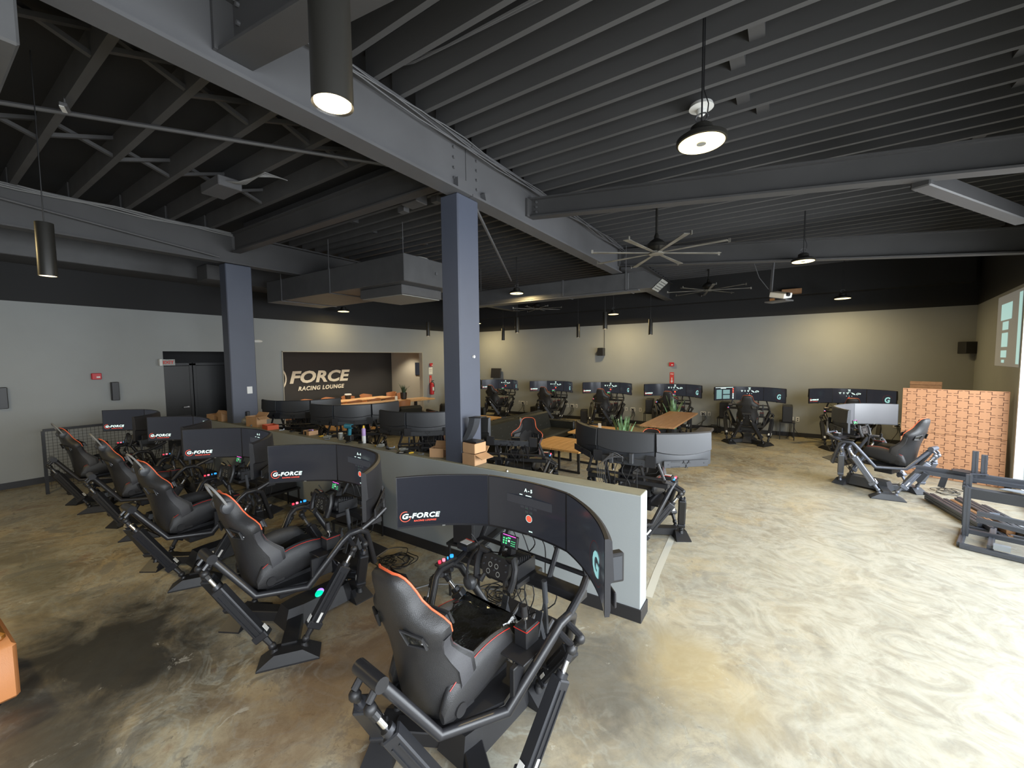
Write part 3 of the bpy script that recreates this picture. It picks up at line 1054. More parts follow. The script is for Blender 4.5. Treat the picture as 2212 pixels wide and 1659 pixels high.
def gfx(kind, tagname):
    """screen graphics, one mesh per colour: returns {material: G}"""
    out = {}

    def put(m, g):
        if m.name in out:
            out[m.name][1].add(g.v, g.f)
        else:
            out[m.name] = [m, g]

    def word(m, s, w, x, z, bold=0.006, shear=0.25, h=None, align=None, spc=1.0):
        if not s:
            return
        g = text_geo(s, 0.1, 0, bold, shear, spc)
        x0, x1 = min(v[0] for v in g.v), max(v[0] for v in g.v)
        z0, z1 = min(v[2] for v in g.v), max(v[2] for v in g.v)
        k = w / (x1 - x0)
        kz = (h / (z1 - z0)) if h else k
        g.v = [((v[0] - x0) * k + x, 0, (v[2] - z0) * kz + z) for v in g.v]
        put(m, g)

    if kind == 'left':
        word(M_gw, 'G-FORCE', 0.250, -0.274, -0.112, 0.0035, 0.22, 0.036, spc=1.12)
        word(M_gr, 'RACING LOUNGE', 0.150, -0.200, -0.136, 0.002, 0.22, 0.012, spc=1.1)
        put(M_gr, ring_geo(-0.254, -0.096, 0.034, 0.004, 70, 340))
    elif kind == 'mid':
        word(M_gw, tagname, 0.062, -0.028, 0.110, 0.003, 0.0, 0.023)
        g = flat(flat(G(), -0.055, 0.088, 0.022, 0.005), 0.005, 0.087, 0.045, 0.005)
        put(M_gw, g)
        g = flat(G(), 0.015, 0.052, 0.36, 0.052)
        g.v = [(v[0], 0, v[2]) for v in g.v]
        put(M_gd, g)
        g = G()
        for x in (-0.13, -0.055, 0.02):
            flat(g, x, 0.070, 0.034, 0.004)
            if x != -0.055:
                flat(g, x, 0.050, 0.030, 0.006)
        flat(g, 0.095, 0.028, 0.025, 0.003)
        flat(g, 0.163, 0.028, 0.040, 0.003)
        put(M_gw, g)
        # little car outline and circuit outline
        for pts in ([(0.075, 0.065), (0.088, 0.055), (0.095, 0.060), (0.112, 0.042), (0.118, 0.036), (0.106, 0.040), (0.092, 0.046), (0.080, 0.052)],
                    [(0.138, 0.040), (0.140, 0.052), (0.150, 0.060), (0.175, 0.060), (0.190, 0.056), (0.186, 0.047), (0.165, 0.050), (0.155, 0.042), (0.145, 0.036)]):
            g = G()
            for a, b in zip(pts, pts[1:] + pts[:1]):
                d = Vector((b[0] - a[0], 0, b[1] - a[1]))
                nn = Vector((-d.z, 0, d.x)).normalized() * 0.0013
                A, B = Vector((a[0], 0, a[1])), Vector((b[0], 0, b[1]))
                g.add([A - nn, B - nn, B + nn, A + nn], [(0, 1, 2, 3)])
            put(M_gw, g)
        g = G()
        for k in range(4):
            flat(g, -0.045 + 0.034 * k, 0.010, 0.028, 0.016)
        for k in range(2):
            flat(g, -0.010 + 0.034 * k, -0.018, 0.026, 0.014)
        put(M_gd, g)
        g = G()
        for k in range(4):
            flat(g, -0.045 + 0.034 * k, 0.012, 0.010, 0.004)
        for k in range(2):
            flat(g, -0.010 + 0.034 * k, -0.015, 0.020, 0.003)
        put(M_gw, g)
        g = G()
        flat(g, -0.011, 0.003, 0.022, 0.0025)
        for k in range(2):
            flat(g, -0.010 + 0.034 * k, -0.024, 0.020, 0.0025)
        put(M_gg, g)
        put(M_gr, G().add([(0.007 + 0.020 * math.cos(2 * PI * j / 24), 0, -0.062 + 0.020 * math.sin(2 * PI * j / 24)) for j in range(24)], [tuple(range(24))]))
        put(M_gw, ring_geo(0.007, -0.062, 0.0235, 0.002))
        word(M_gw, 'SERVER', 0.03, 0.005, -0.148, 0.003, 0.0, 0.008)
    elif kind == 'midk':
        put(M_gw, flat(flat(G(), 0.0, 0.145, 0.05, 0.012), 0.0, 0.125, 0.03, 0.006))
        g = G()
        for x, w_ in ((-0.17, .045), (-0.10, .03), (-0.03, .045)):
            flat(g, x, 0.075, w_, .010)
            flat(g, x, 0.052, w_ * .6, .008)
        for x in (-.05, 0, .05):
            flat(g, x, 0.0, .014, .008)
        flat(g, 0.0, 0.10, .05, .006)
        put(M_gw, g)
        for pts in ([(0.045, 0.085), (0.065, 0.065), (0.075, 0.072), (0.100, 0.045), (0.110, 0.034), (0.085, 0.042), (0.065, 0.052), (0.050, 0.062)],
                    [(0.130, 0.040), (0.134, 0.062), (0.150, 0.076), (0.185, 0.076), (0.205, 0.068), (0.200, 0.050), (0.170, 0.056), (0.155, 0.042), (0.140, 0.034)]):
            g = G()
            for a, b in zip(pts, pts[1:] + pts[:1]):
                d = Vector((b[0] - a[0], 0, b[1] - a[1]))
                nn = Vector((-d.z, 0, d.x)).normalized() * 0.0035
                A, B = Vector((a[0], 0, a[1])), Vector((b[0], 0, b[1]))
                g.add([A - nn, B - nn, B + nn, A + nn], [(0, 1, 2, 3)])
            put(M_gw, g)
        put(M_gr, G().add([(0.0 + 0.024 * math.cos(2 * PI * j / 24), 0, -0.055 + 0.024 * math.sin(2 * PI * j / 24)) for j in range(24)], [tuple(range(24))]))
    elif kind == 'right':
        word(M_teal, 'G', 0.12, 0.05, -0.10, 0.004, 0.16, 0.13)
        put(M_redline, ring_geo(0.11, -0.035, 0.105, 0.0015, 20, 330))
    elif kind == 'menu':
        g = flat(flat(G(), -0.16, -0.02, 0.17, 0.24), 0.06, 0.04, 0.19, 0.11)
        flat(g, 0.06, -0.09, 0.19, 0.10)
        put(mat('screen_dim_teal', (0.1, 0.2, 0.2), 0.5, emit=(0.22, 0.36, 0.38), estr=0.42), g)
        g = flat(G(), -0.02, 0.155, 0.52, 0.008)
        flat(g, -0.03, 0.135, 0.16, 0.010)
        for k in range(3):
            flat(g, 0.24, -0.02 - 0.05 * k, 0.03, 0.03)
        put(M_gw, g)
        g = G()
        for k in range(3):
            flat(g, 0.24, 0.12 - 0.045 * k, 0.03, 0.03)
        put(M_gr, g)
    return out


def monitor(root, which, loc, rz, content, tagname, shell, lit=True, bar=True):
    o = shared('monshell', monitor_shell, 'monitor', shell, root, loc, (0, 0, rz))
    shared('monscreen', screen_grid, 'screen', M_screen if lit else M_screengrey, o)
    if lit and content:
        key = (content, tagname if content == 'mid' else '')
        if key not in _txt:
            _txt[key] = [(m, bend(g).mesh('screen_graphic', 0)) for m, g in gfx(content, tagname).values()]
        for m, me in _txt[key]:
            link('screen_graphic', me, m, o)['kind'] = 'stuff'
    shared('chin', lambda: G().box((0, SAG - 0.004, -MH / 2 + .004), (0.02, 0.004, 0.006)), 'maker_mark', M_grille, o)
    if bar:
        b = shared('mbar', mount_bar, 'mount_bar', shell, root, (loc[0] + math.sin(-rz) * 0.075, loc[1] + math.cos(rz) * 0.075, loc[2] - 0.145), (0, 0, rz))
        shared('emb', emblem, 'emblem', M_blk, b, (0.0, 0.009, 0.0)).scale = (1.3, 1.3, 1.3)
        shared('slots', bar_slots, 'slot', M_blk, b)


def seat_ring(w, b, d, z, yoff, n=28):
    pts = []
    for k in range(n):
        a = 2 * PI * k / n
        ca, sa = math.cos(a), math.sin(a)
        x = w * math.copysign(abs(ca) ** 0.55, ca)
        if sa >= 0:
            y_ = 0.30 * d * abs(sa) ** .6 + b * (abs(x) / w) ** 3
        else:
            y_ = -0.70 * d * abs(sa) ** .55 + b * 0.75 * (abs(x) / w) ** 3
        pts.append((x, y_ + yoff, z))
    return pts


SEATP = [(0.0, .185, .05, .085), (.04, .205, .08, .10), (.10, .225, .125, .105), (.20, .245, .165, .105), (.30, .245, .165, .10), (.38, .225, .12, .095), (.46, .215, .085, .09), (.54, .235, .07, .09),
         (.60, .258, .07, .092), (.655, .262, .07, .095), (.70, .235, .06, .10), (.745, .180, .045, .10), (.80, .142, .035, .095), (.86, .128, .03, .088), (.92, .118, .02, .08), (.965, .104, .01, .066), (.99, .080, .0, .045), (1.0, .045, 0, .02)]
SL = 0.84


def backrest():
    return G().loft([seat_ring(w, b, d, t * SL, 0.02 * math.sin(t * PI)) for t, w, b, d in SEATP])


def edge_pts(side, t0=0.36):
    out = []
    for t, w, b, d in SEATP:
        if t >= t0 and t < 0.995:
            out.append((side * w * 0.975, 0.02 * math.sin(t * PI) + b * 0.93 + 0.012, t * SL))
    return out


def piping():
    p = edge_pts(1, .58) + [(0.05, 0.0, SL * 1.002), (-0.05, 0.0, SL * 1.002)] + edge_pts(-1, .58)[::-1]
    return G().tube(p, 0.0062, 6)


def fabric_panel():
    rings = []
    for t in (.06, .2, .35, .5, .62, .72, .82, .9, .95):
        w = [x for x in SEATP if x[0] >= t - 1e-6][0][1] * 0.62
        rings.append([(-w, 0.055, t * SL), (-w * .4, 0.046, t * SL), (w * .4, 0.046, t * SL), (w, 0.055, t * SL)])
    return G().loft(rings, cap=False, closed=False)


def side_wing(s):
    """grey outer panel of the lower back bolster"""
    g = G()
    for s in (s,):
        rings = []
        for t, w, b, d in SEATP[2:9]:
            q = 0.02 * math.sin(t * PI)
            rings.append([(s * (w * 0.90), q + b * 0.75 - d * 0.5, t * SL), (s * (w * 1.008), q + b * .45 - .01, t * SL), (s * (w * 1.012), q + b * .85, t * SL), (s * (w * 0.94), q + b * 1.02 + .012, t * SL)])
        g.loft(rings, cap=False, closed=False)
    return g


def harness_slot(front, s):
    g = G()
    for s in (s,):
        y_ = -0.060 if not front else 0.085
        q = [(s * .095, .685), (s * .190, .645), (s * .200, .585), (s * .118, .595)]
        vs = [(x, y_ + (0.030 * ((abs(x) - .1) / .08)), z * SL) for x, z in q] + [(x, y_ + 0.02 + (0.030 * ((abs(x) - .1) / .08)), z * SL) for x, z in q]
        g.add(vs, [(0, 1, 2, 3), (4, 7, 6, 5), (0, 4, 5, 1), (1, 5, 6, 2), (2, 6, 7, 3), (3, 7, 4, 0)])
    return g


def slot_rim(front, s):
    g = G()
    for s in (s,):
        y_ = -0.062 if not front else 0.107
        q = [(s * .093, .690), (s * .193, .648), (s * .204, .580), (s * .115, .590)]
        g.tube([(x, y_ + (0.030 * ((abs(x) - .1) / .08)), z * SL) for x, z in q], 0.007, 6, closed=True)
    return g


def cushion():
    rings = []
    for i in range(10):
        t = i / 9
        y_ = -0.02 + 0.50 * t
        h = 0.10 + 0.035 * t - (0.05 if i == 9 else 0.0) - (0.01 if i == 8 else 0)
        w = 0.165 + 0.015 * t
        rings.append([(-w, y_, 0.0), (-w, y_, h), (-w * .5, y_, h - 0.012), (w * .5, y_, h - 0.012), (w, y_, h), (w, y_, 0.0)])
    return G().loft(rings)


def bolster(s):
    rings = []
    for i in range(12):
        t = i / 11
        y_ = -0.10 + 0.56 * t
        k = math.sin(PI * min(1, t * 1.0) ** .8) if t > 0 else 0
        hh = 0.045 + 0.085 * math.sin(PI * (0.12 + 0.80 * t)) ** 0.8
        ww = 0.035 + 0.012 * math.sin(PI * t)
        if i in (0, 11):
            hh *= .45
            ww *= .5
        zc = 0.045 + hh * 0.45 + 0.035 * t
        ring = []
        for j in range(12):
            a = 2 * PI * j / 12
            ring.append((s * 0.205 + ww * math.cos(a), y_, zc + hh * math.sin(a)))
        rings.append(ring)
    return G().loft(rings)


def bolster_piping(s):
    pts = []
    for i in range(1, 11):
        t = i / 11
        y_ = -0.10 + 0.56 * t
        hh = 0.045 + 0.085 * math.sin(PI * (0.12 + 0.80 * t)) ** 0.8
        pts.append((s * 0.225, y_, 0.045 + hh * 1.36 + 0.035 * t))
    return G().tube(pts, 0.0022, 5)


def act_geo(p0, p1):
    p0, p1 = Vector(p0), Vector(p1)
    d = p1 - p0
    f = lambda t: p0 + d * t
    n = d.normalized()
    g = G()
    g.beam(f(.15), f(.80), 0.070, 0.080, 0.007)
    for s in (-1, 1):
        x = n.cross(Vector((0, 0, 1))).normalized()
        for k in (-1, 1):
            g.beam(f(.20) + x * 0.037 * s + n.cross(x) * 0.018 * k, f(.74) + x * 0.037 * s + n.cross(x) * 0.018 * k, 0.008, 0.006)
    g.beam(f(.15), f(.22), 0.080, 0.104, 0.006)
    g.cyl(f(.80), f(.835), 0.030, n=12)
    return g


def act_rod(p0, p1):
    p0, p1 = Vector(p0), Vector(p1)
    d = p1 - p0
    f = lambda t: p0 + d * t
    return G().cyl(f(.835), f(.925), 0.014, n=12)


def act_joint(p0, p1, top):
    p0, p1 = Vector(p0), Vector(p1)
    d = p1 - p0
    f = lambda t: p0 + d * t
    if top:
        return G().cyl(f(.915), f(.99), 0.020, n=10).ball(f(.985), 0.028, 7)
    return G().cyl(f(.03), f(.15), 0.017, 0.022, 10).ball(f(.035), 0.027, 7).cyl(p0 - Vector((0, 0, .04)), p0, 0.03, 0.02, 10)


def act_label(p0, p1, which):
    p0, p1 = Vector(p0), Vector(p1)
    d = p1 - p0
    f = lambda t: p0 + d * t
    n = d.normalized()
    x = n.cross(Vector((0, 0, 1))).normalized()
    y_ = x.cross(n)
    g = G()
    s = 1 if y_.z > 0 else -1
    a = f(.19) + y_ * 0.053 * s
    if which:
        return g.beam(a, a + n * 0.05, 0.036, 0.003, up=tuple(y_))
    a = f(.22) + x * 0.041
    g.beam(a, a + n * 0.07, 0.003, 0.018)
    return g


FOOT = {'R': ((.39, -.11), R(58)), 'L': ((-.39, -.11), R(122)), 'F': ((0, .62), 0.0)}
J = {'rR': (.055, -.505, .70), 'rL': (-.055, -.505, .70), 'fR1': (.53, .34, .69), 'fR2': (.53, .43, .69), 'fL1': (-.53, .34, .69), 'fL2': (-.53, .43, .69)}
ACT = [((.34, -.19, .10), J['rR']), ((-.34, -.19, .10), J['rL']), ((.44, -.03, .10), J['fR1']), ((-.44, -.03, .10), J['fL1']), ((.12, .62, .10), J['fR2']), ((-.12, .62, .10), J['fL2'])]


def foot_geo(c, a, L=0.40, Wd=0.17, H=0.085):
    g = G()
    m = Matrix.Translation((c[0], c[1], 0)) @ Matrix.Rotation(a, 4, 'Z')
    g.M = m
    bot = [(-L / 2, -Wd / 2), (L / 2, -Wd / 2), (L / 2, Wd / 2), (-L / 2, Wd / 2)]
    top = [(-L / 2 + .11, -Wd / 2 + .02), (L / 2 - .11, -Wd / 2 + .02), (L / 2 - .11, Wd / 2 - .02), (-L / 2 + .11, Wd / 2 - .02)]
    g.prism(bot, 0.0, 0.012)
    g.prism(bot, 0.012, H, top=top)
    return g


def frame_geo():
    g = G()
    for s in (-1, 1):
        g.tube([(0, -.46, .78), (s * .04, -.45, .775), (s * .19, -.24, .46), (s * .33, .07, .43), (s * .45, .29, .74), (s * .455, .34, .78), (s * .455, .43, .78), (s * .44, .50, .74), (s * .30, .66, .38), (s * .19, .70, .35)], 0.0235, 12)
        g.tube([(s * .45, .43, .77), (s * .44, .60, .83), (s * .42, .70, .87)], 0.022, 10)
        g.tube([(s * .45, .34, .74), (s * .53, .34, .70)], 0.017, 8)
        g.tube([(s * .45, .43, .74), (s * .53, .43, .70)], 0.017, 8)
        g.tube([(s * .055, -.46, .77), (s * .055, -.505, .72)], 0.017, 8)
    g.tube([(-.09, -.46, .785), (.09, -.46, .785)], 0.034, 14)
    g.tube([(-.19, -.23, .455), (.19, -.23, .455)], 0.018, 8)
    g.tube([(-.2, .70, .35), (.2, .70, .35)], 0.02, 8)
    return g


def wheel_rim():
    g = G()
    # flat bottomed formula wheel: plate plus two grips, facing -y
    g.prism([(-.085, -.045), (.085, -.045), (.105, .0), (.10, .055), (.06, .075), (-.06, .075), (-.10, .055), (-.105, .0)], -0.014, 0.014)
    g.v = [(x, z, y) for x, y, z in g.v]
    for s in (-1, 1):
        g.tube([(s * .07, 0, .075), (s * .125, -.006, .085), (s * .142, -.008, .04), (s * .142, -.010, -.02), (s * .13, -.012, -.075), (s * .095, -.006, -.085), (s * .075, 0, -.04)], [.012, .018, .019, .019, .019, .015, .012], 8)
    return g


def wheel_dials():
    g = G()
    for (x, z) in ((-.08, .045), (.08, .045), (-.085, .01), (.085, .01), (.0, .055), (-.03, .055), (.03, .055), (0, -.005)):
        g.cyl((x, -.014, z), (x, -.022, z), .005, n=8)
    return g


def wheel_base():
    g = G().cyl((0, 0.015, 0), (0, 0.09, 0), 0.028, n=16).cyl((0, .085, 0), (0, .115, 0), 0.05, 0.062, 18).box((0, .19, .0), (0.13, 0.16, 0.13), bev=0.015)
    for k in range(6):
        g.box((0, .13 + .022 * k, 0), (0.142, 0.006, 0.135))
    return g


def pedal_set():
    g = G()
    g.box((0.0, .66, .385), (0.56, 0.34, 0.012), Euler((R(12), 0, 0)), 0.004)
    return g


def pedal(x, w):
    g = G()
    g.box((x, .57, .51), (w, 0.010, 0.19), Euler((R(-18), 0, 0)), 0.003)
    g.beam((x, .64, .40), (x, .59, .56), 0.016, 0.03)
    g.cyl((x, .66, .43), (x, .74, .47), 0.014, n=8)
    return g


def rig(name_label, M, yaw, kind='K', tagname='A - 5', miss=(), group=None, contents=('left', 'mid', 'right'), film=False, black=True, dz=0.0, seat_lab=None, bars=False, mx=0.0, bricks=False):
    ya = R(yaw)
    F = Vector((-math.sin(ya), math.cos(ya), 0))
    O = Vector((M[0], M[1], 0)) - F * MY - Vector((math.cos(ya), math.sin(ya), 0)) * mx
    root = thing('racing_simulator', (O.x, O.y, 0), name_label, 'racing simulator', ya, group)
    mt, ma = (M_tube, M_act) if black else (M_tubegrey, M_actgrey)
    mb = M_blk if black else mat('grey_foot_paint', (0.06, 0.065, 0.075), 0.4)  # silver simulator's feet: sunlit look is in this lighter grey too
    for k, (c, a) in FOOT.items():
        shared('foot' + k, lambda: foot_geo(c, a), 'foot', mb, root, smooth=0)
    shared('spine', lambda: G().prism([(-.10, -.02), (.10, -.02), (.12, .12), (.12, .50), (.09, .58), (-.09, .58), (-.12, .50), (-.12, .12)], 0.03, 0.17,
           top=[(-.07, .03), (.07, .03), (.09, .14), (.09, .48), (.07, .54), (-.07, .54), (-.09, .48), (-.09, .14)]), 'base_spine', mb, root, smooth=0)
    for s in (-1, 1):
        shared('arm%d' % s, lambda: G().beam((s * .04, .10, .065), (s * .36, -.10, .055), 0.11, 0.085, 0.006), 'base_arm', mb, root)
    for i, (a, b) in enumerate(ACT):
        o = shared('act%d' % i, lambda: act_geo(a, b), 'actuator', ma, root)
        shared('rod%d' % i, lambda: act_rod(a, b), 'piston_rod', M_chrome, o)
        for w_ in (0, 1):
            shared('joint%d%d' % (i, w_), lambda: act_joint(a, b, w_), 'ball_joint', mb if black else M_actgrey, o)
            shared('alab%d%d' % (i, w_), lambda: act_label(a, b, w_), 'label_plate', M_label, o)
    shared('frame', frame_geo, 'tube_frame', mt, root)
    shared('plat', lambda: G().prism([(-.18, -.22), (.18, -.22), (.30, .08), (.26, .30), (-.26, .30), (-.30, .08)], 0.440, 0.460), 'seat_platform', M_blk, root, smooth=0)
    shared('ctrl', lambda: G().box((0, .05, .37), (0.30, 0.22, 0.09), bev=0.008), 'control_box', M_blk, root)
    for s in (-1, 1):
        shared('rails%d' % s, lambda: G().box((s * .15, .05, .475), (0.03, 0.42, 0.03)), 'seat_rail', M_blk, root)
        shared('wbmount%d' % s, lambda: G().box((s * .075, .56, .86), (0.012, 0.18, 0.10)), 'base_bracket', M_blk, root)
    # seat
    SC = (0.95, 0.95, 0.90)
    sb = shared('backrest', backrest, 'backrest', M_leather, root, (0, -.17, .485), (R(15), 0, 0))
    sb.scale = SC
    shared('piping', piping, 'piping', M_orange, sb, label='orange piping')
    shared('fabric', fabric_panel, 'fabric_panel', M_fabric, sb)
    for s in (-1, 1):
        shared('lowpip%d' % s, lambda: G().tube([q_ for q_ in edge_pts(s, 0.04) if q_[2] < .56 * SL], 0.0025, 5), 'piping', M_redline, sb)
        shared('wing%d' % s, lambda: side_wing(s), 'side_panel', M_leatherg, sb)
        for fr in (False, True):
            shared('hslot%d%d' % (fr, s), lambda: harness_slot(fr, s), 'harness_slot', M_film if not fr else M_blk, sb, smooth=0)
            shared('hrim%d%d' % (fr, s), lambda: slot_rim(fr, s), 'slot_rim', M_blk, sb)
    cu = shared('cushion', cushion, 'seat_cushion', M_fabric, root, (0, -.13, .49), (R(7), 0, 0), smooth=50)
    cu.scale = SC
    for s in (-1, 1):
        b_ = shared('bolster%d' % s, lambda: bolster(s), 'side_bolster', M_leather, root, (0, -.13, .49), (R(7), 0, 0), smooth=60)
        b_.scale = SC
        shared('bpip%d' % s, lambda: bolster_piping(s), 'piping', M_redline, b_)
        shared('hinge%d' % s, lambda: G().cyl((s * .20, -.15, .54), (s * .24, -.15, .54), 0.032, n=16).box((s * .22, -.11, .53), (0.012, 0.12, 0.05), bev=0.005), 'recline_hinge', M_blk, root)
    if film:
        rr = random.Random(3)
        rings = []
        for i in range(18):
            t = i / 17
            y_ = -0.01 + 0.53 * t
            w = 0.222 + 0.006 * math.sin(i * 2.3)
            h = 0.165 + 0.035 * t
            dn = 0.12 if i in (0, 17) else 0
            rings.append([(-w, y_, 0.10), (-w * 1.0, y_, h * .92)] + [(w * x, y_ + rr.uniform(-.006, .006), h + .02 - dn - 0.02 * (1 - abs(x)) + rr.uniform(-.016, .016)) for x in (-.85, -.6, -.35, -.1, .15, .4, .65, .87)] + [(w, y_, h * .92), (w, y_, 0.10)])
        part('plastic_cover', G().loft(rings), M_film, root, (0, -.13, .49), (R(7), 0, 0), label='glossy black plastic film wrapped over the seat cushion', smooth=60).scale = SC
    # wheel deck, wheel base, wheel, pedals, shifter
    shared('deck', lambda: G().box((0, .60, .80), (0.90, 0.10, 0.05), bev=0.006).box((0, .56, .81), (0.22, 0.26, 0.03), bev=0.004), 'wheel_deck', M_blk, root)
    wb = shared('wbase', wheel_base, 'wheel_base', M_blk, root, (0, .37, .915), (R(-14), 0, 0))
    wh = shared('wheel', wheel_rim, 'steering_wheel', M_blk, root, (0, .37, .915), (R(-14), 0, 0))
    for k_, (x, z) in enumerate(((-.035, .018), (.012, .018), (-.045, -.022), (.03, -.022))):
        shared('dial', lambda: (lambda r: (setattr(r, 'v', [(v[0], -.0165, v[2]) for v in r.v]), r)[1])(ring_geo(0, 0, .013, .004, n=14)), 'dial', M_grille, wh, (x, 0, z))
    shared('dials', wheel_dials, 'button', M_shellg, wh)['kind'] = 'stuff'
    ds = shared('dash', lambda: G().box((0, 0, 0), (0.125, 0.018, 0.075), bev=0.004).box((0, .03, -.05), (0.03, 0.05, 0.06)), 'dash_display', M_blk, root, (0, .50, 1.035), (R(-12), 0, 0))
    shared('dashscr', lambda: flat(G(), 0, 0, .112, .062), 'screen', M_screen, ds, (0, -.0095, 0))

    def dashg():
        g = G()
        for k in range(3):
            flat(g, -.04, -.016 + .014 * k, .012, .009)
            flat(g, -.02, -.016 + .014 * k, .012, .009)
            flat(g, .033, -.02 + .012 * k, .035, .003)
        flat(g, .0, .019, .022, .008)
        return g
    shared('dashg', dashg, 'screen_graphic', M_gg, ds, (0, -.0105, 0), smooth=0)
    shared('dashp', lambda: flat(G(), 0, .033, .10, .004), 'light_strip', M_gp, ds, (0, -.0105, 0), smooth=0)
    shared('dashn', lambda: (lambda t: (setattr(t, 'v', [(v[0] * .17 - .006, 0, v[2] * .17 - .004) for v in t.v]), t)[1])(text_geo('N', .1, 0, .004)), 'screen_graphic', M_gw, ds, (0, -.0105, 0), smooth=0)
    pt = shared('ptray', pedal_set, 'pedal_tray', M_blk, root)
    for k, (x, w_) in enumerate(((-.12, .05), (0.02, .055), (.15, .05))):
        shared('pedal%d' % k, lambda: pedal(x, w_), 'pedal', M_shellg, pt)
    sh = shared('shift', lambda: G().box((.34, .17, .56), (0.03, 0.16, 0.16), Euler((0, 0, 0)), 0.004).box((.30, .24, .645), (0.17, 0.22, 0.010), bev=0.003), 'shifter_bracket', M_blk, root)
    shared('shbox', lambda: G().box((.29, .28, .70), (0.085, 0.11, 0.105), bev=0.006), 'shifter_box', M_blk, sh)
    shared('shtrim', lambda: G().box((.29, .28, .742), (0.087, 0.112, 0.004)), 'red_trim', M_redline, sh)
    shared('shrod', lambda: G().cyl((.29, .27, .75), (.29, .265, .79), 0.005, n=8).cyl((.29, .265, .785), (.29, .262, .80), 0.016, n=12), 'shift_rod', M_chrome, sh)
    shared('shknob', lambda: G().cyl((.29, .262, .80), (.29, .255, .86), 0.019, 0.017, 14), 'shift_knob', M_blk, sh)
    shared('hbrake', lambda: G().beam((.31, .44, .62), (.31, .42, .86), 0.018, 0.018).cyl((.31, .43, .80), (.31, .415, .93), 0.016, n=10), 'handbrake', M_shellg, sh)
    # button box on the left front corner
    bx = shared('bbox', lambda: G().box((-.455, .385, .812), (0.05, 0.16, 0.02), bev=0.004), 'button_box', M_blk, root)
    for k, (dy, m_, r_) in enumerate(() if kind == 'D' else ((-.055, M_ledr, .010), (-.02, M_ledp, .011), (.015, M_ledb, .005), (.05, M_ledb, .013))):
        shared('btn%d' % k, lambda: G().cyl((-.455, .385 + dy, .822), (-.455, .385 + dy, .836), r_, n=12), 'button', m_, bx)
    eb = shared('ebox', lambda: G().box((-.42, .54, .872), (0.11, 0.085, 0.045), bev=0.008), 'stop_switch_box', M_blk, root)
    shared('elab', lambda: G().box((-.42, .54, .896), (0.065, 0.055, 0.003)), 'switch_label', M_label, eb)
    shared('elabr', lambda: G().box((-.42, .575, .896), (0.075, 0.012, 0.003)), 'switch_label', M_redline, eb, label='red strip')
    # uprights and monitors
    up = shared('uprights', lambda: G().tube([(-.42, .69, .88), (-.36, .72, 1.05)], .017, 8).tube([(.42, .69, .88), (.36, .72, 1.05)], .017, 8).tube([(-.20, .62, .80), (-.20, .745, 1.0)], .017, 8).tube([(.20, .62, .80), (.20, .745, 1.0)], .017, 8).tube([(-.42, .69, .88), (.42, .69, .88)], .015, 8).box((-.29, .73, 1.06), (.10, .014, .12)).box((.29, .73, 1.06), (.10, .014, .12)), 'monitor_stand', mt, root)
    shell = M_shell if kind in 'AK' else M_shellg
    c, s_ = math.cos(MANG), math.sin(MANG)
    z = MZ + dz
    if 'M' not in miss:
        monitor(root, 'M', (mx, MY, z), 0, contents[1], tagname, shell, lit=contents[1] != 'off', bar=True)
    elif bars:
        b = shared('mbar', mount_bar, 'mount_bar', shell, root, (0, MY + .06, z - .145))
        shared('emb', emblem, 'emblem', M_blk, b, (0, .007, 0))
        shared('slots', bar_slots, 'slot', M_blk, b)
    if 'R' not in miss:
        monitor(root, 'R', (mx + MW / 2 + MW / 2 * c, MY - MW / 2 * s_, z), -MANG, contents[2], tagname, shell, lit=contents[2] != 'off')
    if 'L' not in miss:
        monitor(root, 'L', (mx - MW / 2 - MW / 2 * c, MY - MW / 2 * s_, z), MANG, contents[0], tagname, shell, lit=contents[0] != 'off')
    if bricks:
        for k, x in enumerate((-.10, .02, .12)):
            part('power_brick', G().box((x, MY + .115, z - .10 - .01 * k), (.045 if k != 1 else .07, .04, .11 if k != 1 else .07), bev=.006), M_shellg if k != 1 else M_blk, root)
        gg = G()
        for k in range(5):
            x = .14 + .022 * k
            q_ = .02 * k
            gg.tube(smooth([(x - .16, MY + .13, z - .10), (x - .08, MY + .16, z - .05 - q_), (x, MY + .16, z - .10 - q_), (x + .04, MY + .14, z - .20), (x + .05, MY + .12, z - .30), (x + .04, MY + .08, z - .42), (x - .02, MY + .02, z - .52)]), .0035, 6)
        part('cable_loom', gg, mat('mid_grey_cable', (0.09, 0.09, 0.095), 0.5), root, label='grey cables looping behind the middle monitor')
    def cabs():
        g = G()
        rr = random.Random(5)
        for k in range(5):
            x = -.18 + .08 * k
            g.tube(smooth([(x, .72, 1.02), (x + .02, .76, .92), (x + rr.uniform(-.07, .07), .76, .78), (x + .04, .72, .60), (rr.uniform(-.1, .1), .64, .42), (rr.uniform(-.06, .06), .5, .16)]), 0.0042, 5)
        g.tube([(-.35, .52, .98), (-.3, .55, .9), (-.2, .57, .88), (-.05, .60, .90)], .004, 5)
        return g
    shared('cabs', cabs, 'cable', M_cable, root)
    return root, O, F


GA = 'black simulators along the near side of the half wall'
rigsA = []
for k, (M, yw, lab) in enumerate((((-1.345, 2.170), -5.6, 'nearest black racing simulator, at the half wall end, seat cushion under black plastic'),
                                  ((-3.18, 2.25), -4.1, 'second black racing simulator from the camera on the near side of the half wall'),
                                  ((-5.04, 2.26), 1.4, 'third black racing simulator from the camera, near side of the half wall'),
                                  ((-6.82, 2.36), -3.3, 'fourth black racing simulator from the camera, near side of the half wall'),
                                  ((-8.60, 2.30), 0.0, 'farthest black simulator on the near side of the half wall, by the mesh railing'))):
    rigsA.append(rig(lab, M, yw, 'A', 'A - %d' % (5 - k), group=GA, film=(k == 0), mx=(0, .07, .05, .03, 0)[k]))

